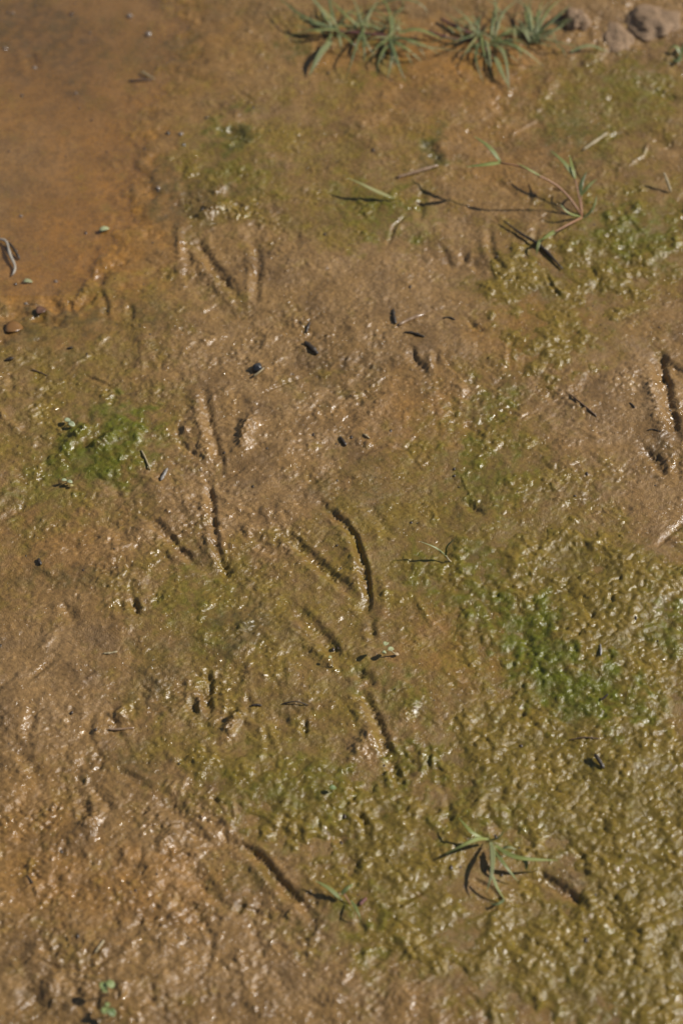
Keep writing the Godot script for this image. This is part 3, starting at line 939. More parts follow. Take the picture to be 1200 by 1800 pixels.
func tube(t, called, ring: PackedVector3Array, width: Callable, section: Array, m):
	# section: points (across, up) round the outline, in units of the half width
	var st := SurfaceTool.new()
	st.begin(Mesh.PRIMITIVE_TRIANGLES)
	st.set_smooth_group(0)
	var n := ring.size()
	var rows := []
	for i in n:
		var d := (ring[mini(i + 1, n - 1)] - ring[maxi(i - 1, 0)]).normalized()
		var side := d.cross(Vector3.UP)
		if side.length() < 0.05: side = Vector3.RIGHT
		side = side.normalized()
		var up := side.cross(d).normalized()
		var row := []
		var r: float = width.call(float(i) / (n - 1))
		for s in section: row.append(ring[i] + side * s[0] * r + up * s[1] * r)
		rows.append(row)
	var k := section.size()
	for i in n - 1:
		for q in k:
			var a: Vector3 = rows[i][q]
			var b: Vector3 = rows[i][(q + 1) % k]
			var c: Vector3 = rows[i + 1][q]
			var d: Vector3 = rows[i + 1][(q + 1) % k]
			for v in [a, b, c, b, d, c]: st.add_vertex(v)
	for q in range(1, k - 1):
		for v in [rows[0][0], rows[0][q + 1], rows[0][q]]: st.add_vertex(v)
		for v in [rows[n - 1][0], rows[n - 1][q], rows[n - 1][q + 1]]: st.add_vertex(v)
	return put(st, called, m, t)

func blade(t: Node3D, called: String, pts: Array, r: float, m):
	tube(t, called, path(t, pts, 10), func(u): return r * (0.55 + 0.45 * smoothstep(0.0, 0.3, u)) * (1.0 - 0.93 * pow(u, 2.2)), [[-1.0, 0.28], [-0.45, 0.1], [0, 0.0], [0.45, 0.1], [1.0, 0.28], [0.4, -0.06], [0, -0.16], [-0.4, -0.06]], m)

func stem(t: Node3D, called: String, pts: Array, r: float, m):
	tube(t, called, path(t, pts, 10), func(u): return r * (1.0 - 0.35 * u), [[1, 0], [0.7, 0.7], [0, 1], [-0.7, 0.7], [-1, 0], [-0.7, -0.7], [0, -1], [0.7, -0.7]], m)

func twig(t: Node3D, called: String, pts: Array, r: float, m):
	var n := noise(hash(t.get_meta("label")) % 1000, 0.2, 2)
	tube(t, called, path(t, pts, 14), func(u): return r * (0.35 + 0.65 * sqrt(maxf(0.0, 1.0 - pow(absf(2.0 * u - 1.0), 3.0)))) * (1.0 + 0.5 * n.get_noise_1d(u)), [[1, 0], [0.8, 0.6], [0.1, 0.85], [-0.6, 0.75], [-1, 0.1], [-0.7, -0.7], [0, -0.9], [0.75, -0.65]], m)

func leaf(t: Node3D, at: Vector3, r: float, long: float, turn: float, tilt: float, m):
	# an oval leaf, cupped along its midrib, with a little thickness
	var st := SurfaceTool.new()
	st.begin(Mesh.PRIMITIVE_TRIANGLES)
	st.set_smooth_group(0)
	var c := Vector3(at.x, gy(at.x, at.z) * clampf(1.0 - at.y / 0.006, 0, 1) + t.position.y * clampf(at.y / 0.006, 0, 1) + at.y, at.z) - t.position
	var turned := Basis(Vector3.UP, turn) * Basis(Vector3.FORWARD, tilt)
	var n := 14
	var pt := func(k, f, top):
		var a: float = TAU * k / n
		var e: Vector3 = Vector3(cos(a) * long * (1.0 + 0.06 * sin(3.0 * a + turn * 5.0)), 0, sin(a) * (1.0 - 0.12 * cos(a))) * r * f
		e.y = absf(e.z) * 0.3 - e.x * e.x / r * 0.12 + (0.03 if top else -0.05) * r
		return c + turned * e
	for k in n:
		for top in [true, false]:
			var o: Array = [pt.call(0, 0.0, top), pt.call(k, 0.55, top), pt.call(k + 1, 0.55, top), pt.call(k, 1.0, top), pt.call(k + 1, 1.0, top)]
			var tri := [0, 1, 2, 1, 3, 2, 2, 3, 4] if top else [0, 2, 1, 1, 2, 3, 2, 4, 3]
			for q in tri: st.add_vertex(o[q])
		for v in [pt.call(k, 1.0, true), pt.call(k, 1.0, false), pt.call(k + 1, 1.0, true), pt.call(k + 1, 1.0, true), pt.call(k, 1.0, false), pt.call(k + 1, 1.0, false)]: st.add_vertex(v)
	put(st, "leaf", m, t)

func rock(t: Node3D, called: String, rx: float, rz: float, hy: float, seed_value: int, m):
	var sp := SphereMesh.new()
	sp.radius = 1.0
	sp.height = 2.0
	var big := rx > 0.005
	sp.radial_segments = 48 if big else 14
	sp.rings = 24 if big else 7
	var arr := sp.get_mesh_arrays()
	var v: PackedVector3Array = arr[Mesh.ARRAY_VERTEX]
	var n := noise(seed_value, 1.3, 4)
	for i in v.size():
		var k := 1.0 + n.get_noise_3dv(v[i]) * (0.55 if big else 0.4)
		v[i] = v[i] * k * Vector3(rx, hy, rz)
	arr[Mesh.ARRAY_VERTEX] = v
	arr[Mesh.ARRAY_TANGENT] = null
	var am := ArrayMesh.new()
	am.add_surface_from_arrays(Mesh.PRIMITIVE_TRIANGLES, arr)
	var st := SurfaceTool.new()
	st.create_from(am, 0)
	put(st, called, m, t)

func make_things():
	var t: Node3D
	t = thing("grass_tuft", "sprawling green grass tuft with several reddish nodes and a pale broad blade", "grass", V(0.0162, 0, -0.4308), "grass tufts along the damp clay")
	stem(t, "runner", [V(-0.0061, 0.003, -0.4322), V(0.0162, 0.004, -0.4286), V(0.0404, 0.003, -0.4249)], 0.0012, M.red_stem)
	blade(t, "blade", [V(-0.0007, 0.004, -0.431), V(-0.0281, 0.0135, -0.4365), V(-0.0451, 0.0093, -0.4615)], 0.0012, M.grass_dark)
	blade(t, "blade", [V(-0.0009, 0.004, -0.4316), V(-0.018, 0.0098, -0.4256), V(-0.037, 0.0012, -0.4287)], 0.0013, M.grass)
	blade(t, "blade", [V(-0.0054, 0.004, -0.4315), V(-0.0165, 0.0113, -0.4499), V(-0.0271, 0.0097, -0.4688)], 0.0013, M.grass_blue)
	blade(t, "blade", [V(-0.0036, 0.004, -0.4349), V(-0.0078, 0.0095, -0.4504), V(-0.0101, 0.0073, -0.4721)], 0.0011, M.grass_dark)
	blade(t, "blade", [V(-0.0025, 0.004, -0.4307), V(-0.0011, 0.0077, -0.4174), V(0, 0.0012, -0.412)], 0.0013, M.grass_blue)
	blade(t, "blade", [V(-0.0051, 0.004, -0.4328), V(0.006, 0.0091, -0.4146), V(0.0144, 0.0012, -0.4086)], 0.0009, M.grass)
	blade(t, "blade", [V(-0.0017, 0.004, -0.4329), V(-0.0115, 0.0096, -0.4453), V(-0.0222, 0.0071, -0.4603)], 0.0009, M.straw_green)
	blade(t, "blade", [V(-0.0016, 0.004, -0.4336), V(-0.0212, 0.011, -0.4315), V(-0.0356, 0.0058, -0.4471)], 0.0011, M.grass_dark)
	blade(t, "blade", [V(-0.0046, 0.004, -0.4353), V(-0.012, 0.0086, -0.4413), V(-0.0172, 0.0033, -0.461)], 0.0011, M.grass)
	blade(t, "blade", [V(0.0143, 0.004, -0.4331), V(0.0013, 0.011, -0.4423), V(-0.011, 0.0045, -0.4684)], 0.0011, M.grass)
	blade(t, "blade", [V(0.0168, 0.004, -0.4295), V(0.0111, 0.0098, -0.4487), V(0.0074, 0.0044, -0.4692)], 0.0008, M.grass_blue)
	blade(t, "blade", [V(0.0156, 0.004, -0.433), V(0.0198, 0.0083, -0.4434), V(0.0194, 0.0057, -0.4547)], 0.001, M.straw_green)
	blade(t, "blade", [V(0.0148, 0.004, -0.4321), V(0.0095, 0.0111, -0.4027), V(0.0028, 0.0012, -0.3833)], 0.0011, M.grass_dark)
	blade(t, "blade", [V(0.0158, 0.004, -0.4284), V(0.0115, 0.0084, -0.4428), V(-0.0016, 0.0096, -0.4469)], 0.0012, M.grass)
	blade(t, "blade", [V(0.0128, 0.004, -0.4352), V(0.0203, 0.0089, -0.4448), V(0.0269, 0.0047, -0.4649)], 0.0012, M.grass_blue)
	blade(t, "blade", [V(0.0147, 0.004, -0.432), V(0.0157, 0.0081, -0.4135), V(0.0161, 0.0012, -0.4001)], 0.0013, M.grass_dark)
	blade(t, "blade", [V(0.0142, 0.004, -0.4297), V(0.0177, 0.0084, -0.4133), V(0.024, 0.0012, -0.4055)], 0.0009, M.grass_blue)
	blade(t, "blade", [V(0.0377, 0.004, -0.4221), V(0.0371, 0.0098, -0.4432), V(0.0499, 0.0093, -0.4496)], 0.0007, M.grass_dark)
	blade(t, "blade", [V(0.0352, 0.004, -0.4217), V(0.0337, 0.0109, -0.4453), V(0.0245, 0.0078, -0.4706)], 0.0009, M.grass)
	blade(t, "blade", [V(0.0279, 0.004, -0.4197), V(0.0394, 0.0071, -0.4302), V(0.0408, 0.0077, -0.44)], 0.0011, M.straw_green)
	blade(t, "blade", [V(0.0332, 0.004, -0.4242), V(0.0507, 0.0113, -0.4122), V(0.0715, 0.0012, -0.4077)], 0.001, M.grass)
	blade(t, "blade", [V(0.0372, 0.004, -0.4255), V(0.0553, 0.0131, -0.4052), V(0.0837, 0.0012, -0.4113)], 0.0008, M.grass_blue)
	blade(t, "blade", [V(0.0356, 0.004, -0.4234), V(0.0254, 0.0084, -0.4098), V(0.0184, 0.0012, -0.4013)], 0.001, M.grass)
	blade(t, "blade", [V(0.0375, 0.004, -0.4185), V(0.0284, 0.0092, -0.4027), V(0.024, 0.0012, -0.3874)], 0.0008, M.grass)
	blade(t, "blade", [V(0.0339, 0.004, -0.4216), V(0.0353, 0.0092, -0.4007), V(0.0322, 0.0012, -0.3827)], 0.0013, M.grass_blue)
	blade(t, "blade", [V(0.0334, 0.004, -0.4258), V(0.0372, 0.01, -0.3987), V(0.0449, 0.0012, -0.3799)], 0.0011, M.grass_dark)
	blade(t, "blade", [V(0.0336, 0.004, -0.4228), V(0.0433, 0.0088, -0.4075), V(0.0504, 0.0012, -0.396)], 0.0007, M.grass)
	blade(t, "blade", [V(0.0351, 0.004, -0.4222), V(0.0239, 0.0076, -0.4201), V(0.0143, 0.0012, -0.4169)], 0.0008, M.straw_green)
	blade(t, "blade", [V(0.032, 0.004, -0.4174), V(0.0348, 0.008, -0.406), V(0.0373, 0.0012, -0.3959)], 0.0012, M.grass_blue)
	blade(t, "blade", [V(0.0319, 0.004, -0.4215), V(0.0437, 0.0082, -0.4126), V(0.051, 0.0012, -0.4185)], 0.0013, M.grass_dark)
	blade(t, "blade", [V(0.0326, 0.004, -0.4221), V(0.0396, 0.0069, -0.4121), V(0.0434, 0.0012, -0.4102)], 0.001, M.grass_dark)
	blade(t, "blade", [V(0.0391, 0.004, -0.4199), V(0.0302, 0.0081, -0.4067), V(0.028, 0.0012, -0.3962)], 0.0013, M.grass_dark)
	blade(t, "blade", [V(0.033, 0.004, -0.4209), V(0.0361, 0.0075, -0.4331), V(0.0372, 0.0025, -0.4528)], 0.0011, M.grass)
	blade(t, "blade", [V(0.0308, 0.004, -0.4205), V(0.0488, 0.0102, -0.4135), V(0.0594, 0.0012, -0.4055)], 0.001, M.grass_blue)
	blade(t, "blade", [V(0.0335, 0.004, -0.4197), V(0.0443, 0.0101, -0.4067), V(0.0566, 0.0012, -0.4009)], 0.0013, M.grass)
	blade(t, "blade", [V(0.034, 0.004, -0.4242), V(0.0298, 0.0068, -0.4133), V(0.0271, 0.0012, -0.4111)], 0.0009, M.grass_dark)
	blade(t, "blade", [V(0.0361, 0.004, -0.4249), V(0.0378, 0.0087, -0.404), V(0.0415, 0.0012, -0.3952)], 0.0007, M.grass_dark)
	blade(t, "blade", [V(-0.0073, 0.004, -0.4201), V(-0.0152, 0.006, -0.404), V(-0.0227, 0.002, -0.3866)], 0.0029, M.grass_blue)
	blade(t, "blade", [V(0.0404, 0.005, -0.4274), V(0.0544, 0.008, -0.4276), V(0.0718, 0.003, -0.4225)], 0.0018, M.grass)
	blade(t, "blade", [V(0.0225, 0.003, -0.458), V(0.0407, 0.01, -0.4589), V(0.0562, 0.008, -0.4558), V(0.062, 0.002, -0.4517)], 0.0014, M.grass_dark)
	blade(t, "blade", [V(0.0097, 0.0025, -0.4303), V(0.0117, 0.0053, -0.4413), V(0.0117, 0.0074, -0.448)], 0.0007, M.straw_green)
	blade(t, "blade", [V(-0.0076, 0.0025, -0.4281), V(-0.0256, 0.0077, -0.4302), V(-0.0407, 0.0039, -0.4372)], 0.0007, M.grass)
	blade(t, "blade", [V(0.0428, 0.0025, -0.4447), V(0.0267, 0.008, -0.4418), V(0.0121, 0.002, -0.4518)], 0.0005, M.straw_green)
	blade(t, "blade", [V(0.0385, 0.0025, -0.4475), V(0.0439, 0.0053, -0.4564), V(0.0439, 0.0059, -0.4642)], 0.0006, M.grass)
	blade(t, "blade", [V(0.0452, 0.0025, -0.4286), V(0.0374, 0.0057, -0.4329), V(0.0293, 0.0081, -0.4329)], 0.0006, M.grass_blue)
	blade(t, "blade", [V(0.0434, 0.0025, -0.433), V(0.0318, 0.0088, -0.4408), V(0.0174, 0.0084, -0.4549)], 0.0006, M.grass)
	blade(t, "blade", [V(0.0174, 0.0025, -0.4301), V(0.0156, 0.0051, -0.4181), V(0.0159, 0.0012, -0.4137)], 0.0007, M.straw_green)
	blade(t, "blade", [V(0.0106, 0.0025, -0.4361), V(-0.0012, 0.0081, -0.4326), V(-0.0142, 0.0012, -0.4366)], 0.0008, M.grass)
	blade(t, "blade", [V(-0.0033, 0.0025, -0.436), V(0.0063, 0.0075, -0.4475), V(0.0151, 0.006, -0.4551)], 0.0008, M.grass_dark)
	blade(t, "blade", [V(0.0355, 0.0025, -0.4319), V(0.0242, 0.0066, -0.438), V(0.0103, 0.0058, -0.4367)], 0.0006, M.grass_blue)
	blade(t, "blade", [V(-0.0062, 0.0025, -0.4255), V(0.0039, 0.0056, -0.4293), V(0.0127, 0.0047, -0.4334)], 0.0005, M.grass)
	blade(t, "blade", [V(0.0166, 0.0025, -0.4341), V(0.0233, 0.0056, -0.432), V(0.0308, 0.0012, -0.4324)], 0.0005, M.grass_blue)
	blade(t, "blade", [V(-0.0027, 0.0025, -0.4304), V(-0.0094, 0.0053, -0.4384), V(-0.0178, 0.0074, -0.4315)], 0.0007, M.grass)
	blade(t, "blade", [V(-0.0088, 0.0025, -0.4345), V(-0.0076, 0.0062, -0.4456), V(-0.0079, 0.0073, -0.4582)], 0.0008, M.grass)
	blade(t, "blade", [V(0.0396, 0.0025, -0.4356), V(0.0281, 0.008, -0.4402), V(0.0143, 0.0039, -0.4495)], 0.0006, M.grass_blue)
	blade(t, "blade", [V(0.035, 0.0025, -0.4363), V(0.0238, 0.0078, -0.4279), V(0.0074, 0.0012, -0.4256)], 0.0005, M.grass_dark)
	blade(t, "blade", [V(-0.0074, 0.0025, -0.4229), V(-0.0077, 0.0047, -0.4294), V(-0.0051, 0.0025, -0.4382)], 0.0006, M.grass_blue)
	blade(t, "blade", [V(0.0414, 0.0025, -0.4313), V(0.0397, 0.0058, -0.434), V(0.031, 0.0015, -0.4406)], 0.0005, M.grass_blue)
	blade(t, "blade", [V(-0.0053, 0.0025, -0.4369), V(-0.013, 0.0066, -0.4413), V(-0.0218, 0.0015, -0.4499)], 0.0008, M.grass_blue)
	blade(t, "blade", [V(0.0226, 0.0025, -0.4298), V(0.0182, 0.0041, -0.4249), V(0.0144, 0.0012, -0.4263)], 0.0008, M.grass_dark)
	blade(t, "blade", [V(0.0298, 0.0025, -0.4467), V(0.0413, 0.0072, -0.4361), V(0.0486, 0.0012, -0.4359)], 0.0008, M.grass)
	blade(t, "blade", [V(0.023, 0.0025, -0.4292), V(0.015, 0.007, -0.4441), V(0.0138, 0.0052, -0.4597)], 0.0005, M.grass)
	blade(t, "blade", [V(0.0296, 0.0025, -0.4331), V(0.0165, 0.0084, -0.4336), V(-0.0018, 0.0056, -0.4328)], 0.0009, M.grass)
	blade(t, "blade", [V(0.0051, 0.0025, -0.4288), V(0.0113, 0.0052, -0.436), V(0.0172, 0.0028, -0.4466)], 0.0005, M.straw_green)
	blade(t, "blade", [V(0.0182, 0.0025, -0.435), V(0.0173, 0.0049, -0.4382), V(0.0095, 0.0055, -0.4364)], 0.0009, M.grass_dark)
	blade(t, "blade", [V(-0.0052, 0.0025, -0.4313), V(-0.0099, 0.0062, -0.4183), V(-0.0153, 0.0012, -0.4089)], 0.0007, M.grass)
	t = thing("grass_tuft", "dense starry grass tuft with dark red creeping stems beside a clay clod", "grass", V(0.0963, 0, -0.429), "grass tufts along the damp clay")
	stem(t, "runner", [V(0.0961, 0.003, -0.4255), V(0.0806, 0.004, -0.4201), V(0.0615, 0.003, -0.431)], 0.0012, M.red_stem)
	stem(t, "runner", [V(0.0953, 0.003, -0.4261), V(0.0841, 0.004, -0.431), V(0.0711, 0.003, -0.4444)], 0.0014, M.red_stem)
	stem(t, "runner", [V(0.0961, 0.003, -0.4249), V(0.1004, 0.004, -0.4123), V(0.1062, 0.002, -0.4044)], 0.001, M.red_stem)
	blade(t, "blade", [V(0.0959, 0.004, -0.4246), V(0.0812, 0.0113, -0.411), V(0.0644, 0.0012, -0.4105)], 0.001, M.grass_dark)
	blade(t, "blade", [V(0.0986, 0.004, -0.4226), V(0.0935, 0.0113, -0.3931), V(0.0993, 0.0012, -0.376)], 0.0008, M.grass_dark)
	blade(t, "blade", [V(0.1084, 0.004, -0.4175), V(0.1143, 0.0117, -0.391), V(0.1163, 0.0012, -0.3676)], 0.0013, M.grass_blue)
	blade(t, "blade", [V(0.0972, 0.004, -0.4255), V(0.0886, 0.0092, -0.4046), V(0.0817, 0.0012, -0.3962)], 0.0011, M.straw_green)
	blade(t, "blade", [V(0.1081, 0.004, -0.4185), V(0.1148, 0.008, -0.4227), V(0.1219, 0.0062, -0.4289)], 0.0011, M.grass)
	blade(t, "blade", [V(0.106, 0.004, -0.4172), V(0.1187, 0.0089, -0.4136), V(0.1284, 0.009, -0.4147)], 0.0009, M.grass)
	blade(t, "blade", [V(0.1059, 0.004, -0.4174), V(0.1192, 0.0098, -0.4134), V(0.1338, 0.0012, -0.4179)], 0.001, M.grass_dark)
	blade(t, "blade", [V(0.1034, 0.004, -0.417), V(0.1127, 0.0085, -0.4046), V(0.1245, 0.0012, -0.3995)], 0.0012, M.grass)
	blade(t, "blade", [V(0.1024, 0.004, -0.4166), V(0.1211, 0.0113, -0.4034), V(0.1337, 0.0012, -0.3975)], 0.0009, M.straw_green)
	blade(t, "blade", [V(0.1078, 0.004, -0.4212), V(0.11, 0.011, -0.4416), V(0.107, 0.0063, -0.4744)], 0.0007, M.grass_blue)
	blade(t, "blade", [V(0.1067, 0.004, -0.4203), V(0.1069, 0.0085, -0.4336), V(0.1154, 0.0066, -0.4429)], 0.0013, M.grass)
	blade(t, "blade", [V(0.1075, 0.004, -0.4192), V(0.114, 0.0109, -0.4392), V(0.1274, 0.0045, -0.464)], 0.0011, M.grass_blue)
	blade(t, "blade", [V(0.0973, 0.004, -0.4238), V(0.0948, 0.0081, -0.4364), V(0.0918, 0.0089, -0.4438)], 0.0007, M.grass_blue)
	blade(t, "blade", [V(0.0966, 0.004, -0.4224), V(0.0969, 0.0074, -0.4346), V(0.0994, 0.0079, -0.4438)], 0.0011, M.grass_dark)
	blade(t, "blade", [V(0.0973, 0.004, -0.424), V(0.0874, 0.0102, -0.438), V(0.0789, 0.0064, -0.4534)], 0.0008, M.grass_blue)
	blade(t, "blade", [V(0.1038, 0.004, -0.4196), V(0.1171, 0.009, -0.41), V(0.1274, 0.0012, -0.4084)], 0.0011, M.grass)
	blade(t, "blade", [V(0.1036, 0.004, -0.4199), V(0.1214, 0.0101, -0.4066), V(0.1299, 0.0012, -0.404)], 0.001, M.grass)
	blade(t, "blade", [V(0.1049, 0.004, -0.4175), V(0.1097, 0.0061, -0.4227), V(0.1126, 0.0075, -0.4235)], 0.0007, M.grass_blue)
	blade(t, "blade", [V(0.1059, 0.004, -0.4187), V(0.112, 0.007, -0.4122), V(0.1187, 0.0012, -0.4125)], 0.0011, M.grass_dark)
	blade(t, "blade", [V(0.102, 0.004, -0.4202), V(0.1035, 0.0089, -0.3988), V(0.1044, 0.0012, -0.388)], 0.0013, M.grass_blue)
	blade(t, "blade", [V(0.1046, 0.004, -0.4199), V(0.1228, 0.0122, -0.4034), V(0.1422, 0.0012, -0.397)], 0.0012, M.grass)
	blade(t, "blade", [V(0.1053, 0.004, -0.4228), V(0.1076, 0.0097, -0.4365), V(0.1124, 0.0042, -0.4658)], 0.001, M.grass_dark)
	blade(t, "blade", [V(0.1006, 0.004, -0.4199), V(0.0937, 0.0075, -0.4099), V(0.0879, 0.0012, -0.4104)], 0.001, M.grass)
	blade(t, "blade", [V(0.1081, 0.004, -0.4181), V(0.115, 0.0083, -0.4211), V(0.1267, 0.0099, -0.4206)], 0.0011, M.grass)
	blade(t, "blade", [V(0.1073, 0.004, -0.4174), V(0.1162, 0.0086, -0.4131), V(0.1272, 0.0012, -0.4159)], 0.0011, M.grass_blue)
	blade(t, "blade", [V(0.1072, 0.004, -0.4211), V(0.1135, 0.0072, -0.4147), V(0.1238, 0.008, -0.413)], 0.0013, M.straw_green)
	blade(t, "blade", [V(0.1079, 0.004, -0.4176), V(0.1083, 0.0064, -0.4095), V(0.1082, 0.0012, -0.4039)], 0.001, M.grass_dark)
	blade(t, "blade", [V(0.0986, 0.004, -0.4262), V(0.0995, 0.0089, -0.4041), V(0.1029, 0.0012, -0.393)], 0.0011, M.grass)
	blade(t, "blade", [V(0.1074, 0.003, -0.4045), V(0.1113, 0.005, -0.3856), V(0.1162, 0.002, -0.3737)], 0.002, M.grass_blue)
	blade(t, "blade", [V(0.0809, 0.0025, -0.4276), V(0.0786, 0.0047, -0.4287), V(0.074, 0.0016, -0.4412)], 0.0006, M.grass_blue)
	blade(t, "blade", [V(0.0975, 0.0025, -0.4221), V(0.0973, 0.0039, -0.4163), V(0.0983, 0.0012, -0.4114)], 0.0007, M.grass_blue)
	blade(t, "blade", [V(0.1008, 0.0025, -0.4076), V(0.0992, 0.0052, -0.4006), V(0.0948, 0.0012, -0.4005)], 0.0007, M.grass)
	blade(t, "blade", [V(0.1201, 0.0025, -0.4195), V(0.125, 0.0061, -0.4046), V(0.1253, 0.0012, -0.3957)], 0.0007, M.grass_dark)
	blade(t, "blade", [V(0.0829, 0.0025, -0.4105), V(0.0926, 0.0062, -0.4049), V(0.1014, 0.0012, -0.4043)], 0.0009, M.grass_blue)
	blade(t, "blade", [V(0.1161, 0.0025, -0.4447), V(0.1115, 0.0063, -0.4511), V(0.1035, 0.0046, -0.465)], 0.0007, M.grass_blue)
	blade(t, "blade", [V(0.1118, 0.0025, -0.418), V(0.0987, 0.0073, -0.4237), V(0.0843, 0.0031, -0.4325)], 0.0005, M.grass_blue)
	blade(t, "blade", [V(0.1235, 0.0025, -0.4244), V(0.1222, 0.0043, -0.4315), V(0.1264, 0.0032, -0.4341)], 0.0009, M.straw_green)
	blade(t, "blade", [V(0.0908, 0.0025, -0.4263), V(0.0944, 0.0051, -0.4338), V(0.0995, 0.0038, -0.4422)], 0.0008, M.grass_blue)
	blade(t, "blade", [V(0.1067, 0.0025, -0.4285), V(0.1084, 0.0067, -0.4408), V(0.1055, 0.0067, -0.4508)], 0.0006, M.grass)
	blade(t, "blade", [V(0.0941, 0.0025, -0.4318), V(0.1027, 0.0047, -0.4251), V(0.1048, 0.0012, -0.4268)], 0.0006, M.grass_dark)
	blade(t, "blade", [V(0.0994, 0.0025, -0.436), V(0.0893, 0.0056, -0.4388), V(0.0812, 0.0023, -0.4442)], 0.0008, M.grass)
	blade(t, "blade", [V(0.0989, 0.0025, -0.4113), V(0.1013, 0.0042, -0.4164), V(0.1026, 0.0021, -0.4224)], 0.0008, M.grass)
	blade(t, "blade", [V(0.0851, 0.0025, -0.434), V(0.0921, 0.0047, -0.4365), V(0.0952, 0.0012, -0.4418)], 0.0007, M.grass_blue)
	blade(t, "blade", [V(0.0815, 0.0025, -0.4419), V(0.0893, 0.0057, -0.442), V(0.0978, 0.0048, -0.4409)], 0.0009, M.grass)
	blade(t, "blade", [V(0.1033, 0.0025, -0.4275), V(0.1143, 0.0074, -0.4159), V(0.1267, 0.0012, -0.4185)], 0.0008, M.grass)
	blade(t, "blade", [V(0.0861, 0.0025, -0.4222), V(0.0809, 0.0068, -0.4372), V(0.0735, 0.0054, -0.4477)], 0.0006, M.grass_blue)
	blade(t, "blade", [V(0.0914, 0.0025, -0.4295), V(0.0813, 0.0075, -0.4275), V(0.0701, 0.0058, -0.431)], 0.0006, M.grass)
	blade(t, "blade", [V(0.1147, 0.0025, -0.437), V(0.1028, 0.007, -0.4282), V(0.0946, 0.0012, -0.4246)], 0.0008, M.grass)
	blade(t, "blade", [V(0.0847, 0.0025, -0.4205), V(0.0701, 0.0083, -0.4164), V(0.0536, 0.0012, -0.4119)], 0.0005, M.grass_dark)
	blade(t, "blade", [V(0.0976, 0.0025, -0.4279), V(0.0849, 0.0078, -0.4343), V(0.0768, 0.0042, -0.4451)], 0.0008, M.straw_green)
	blade(t, "blade", [V(0.0792, 0.0025, -0.4152), V(0.0919, 0.0067, -0.4217), V(0.0994, 0.0024, -0.4378)], 0.0009, M.grass_blue)
	blade(t, "blade", [V(0.1115, 0.0025, -0.4225), V(0.1125, 0.0037, -0.4159), V(0.115, 0.0012, -0.4112)], 0.0008, M.grass_blue)
	blade(t, "blade", [V(0.085, 0.0025, -0.4267), V(0.0952, 0.0062, -0.4233), V(0.1037, 0.0012, -0.4264)], 0.0005, M.grass)
	t = thing("grass_tuft", "upright fan of narrow grass blades right beside the dense starry tuft", "grass", V(0.1359, 0, -0.4271), "grass tufts along the damp clay")
	blade(t, "blade", [V(0.1325, 0.003, -0.4258), V(0.1333, 0.01, -0.4464), V(0.1219, 0.0058, -0.4654)], 0.0012, M.grass_blue)
	blade(t, "blade", [V(0.1357, 0.003, -0.4222), V(0.132, 0.0087, -0.4421), V(0.1278, 0.0092, -0.4604)], 0.0008, M.grass_blue)
	blade(t, "blade", [V(0.1338, 0.003, -0.4248), V(0.1312, 0.009, -0.4422), V(0.1321, 0.0099, -0.4604)], 0.0009, M.grass)
	blade(t, "blade", [V(0.1375, 0.003, -0.4229), V(0.133, 0.0095, -0.4448), V(0.1397, 0.0085, -0.4736)], 0.0008, M.grass_dark)
	blade(t, "blade", [V(0.1383, 0.003, -0.4234), V(0.1392, 0.009, -0.4425), V(0.1451, 0.006, -0.4634)], 0.001, M.grass)
	blade(t, "blade", [V(0.1367, 0.003, -0.4243), V(0.146, 0.0107, -0.4439), V(0.1599, 0.0072, -0.465)], 0.0012, M.grass)
	blade(t, "blade", [V(0.1338, 0.003, -0.4227), V(0.1526, 0.0111, -0.4379), V(0.1655, 0.0044, -0.4605)], 0.0011, M.grass_dark)
	blade(t, "blade", [V(0.136, 0.003, -0.4258), V(0.1473, 0.0082, -0.4275), V(0.1574, 0.0088, -0.4283)], 0.0011, M.grass_dark)
	blade(t, "blade", [V(0.1364, 0.003, -0.4208), V(0.1405, 0.0073, -0.435), V(0.1499, 0.0079, -0.4471)], 0.0009, M.grass_dark)
	blade(t, "blade", [V(0.1353, 0.003, -0.4284), V(0.144, 0.0066, -0.4215), V(0.1533, 0.0012, -0.4239)], 0.0009, M.grass_blue)
	blade(t, "blade", [V(0.1337, 0.003, -0.4247), V(0.1519, 0.0104, -0.4123), V(0.1737, 0.0012, -0.4154)], 0.0008, M.grass_dark)
	blade(t, "blade", [V(0.1359, 0.003, -0.4268), V(0.1354, 0.0081, -0.44), V(0.1349, 0.0021, -0.4611)], 0.0009, M.straw_green)
	blade(t, "blade", [V(0.1353, 0.003, -0.4212), V(0.1404, 0.0083, -0.4402), V(0.1414, 0.0094, -0.4543)], 0.0013, M.straw_green)
	blade(t, "blade", [V(0.1368, 0.003, -0.4211), V(0.1415, 0.0095, -0.4436), V(0.1529, 0.0072, -0.4646)], 0.0007, M.grass_blue)
	blade(t, "blade", [V(0.1359, 0.003, -0.4256), V(0.1357, 0.0067, -0.4356), V(0.1289, 0.0015, -0.4496)], 0.0013, M.straw_green)
	blade(t, "blade", [V(0.1345, 0.003, -0.4209), V(0.1512, 0.0094, -0.426), V(0.1612, 0.0046, -0.4417)], 0.001, M.grass_blue)
	blade(t, "blade", [V(0.1387, 0.003, -0.4203), V(0.1409, 0.0051, -0.4248), V(0.1466, 0.0015, -0.4284)], 0.0012, M.grass_blue)
	blade(t, "blade", [V(0.1333, 0.003, -0.4207), V(0.1291, 0.0061, -0.4288), V(0.1235, 0.0056, -0.4355)], 0.0012, M.grass_blue)
	blade(t, "blade", [V(0.1374, 0.0025, -0.4272), V(0.1468, 0.0063, -0.4248), V(0.1549, 0.0012, -0.4287)], 0.0009, M.straw_green)
	blade(t, "blade", [V(0.1474, 0.0025, -0.4366), V(0.1505, 0.0054, -0.4249), V(0.153, 0.0012, -0.4169)], 0.0005, M.grass_blue)
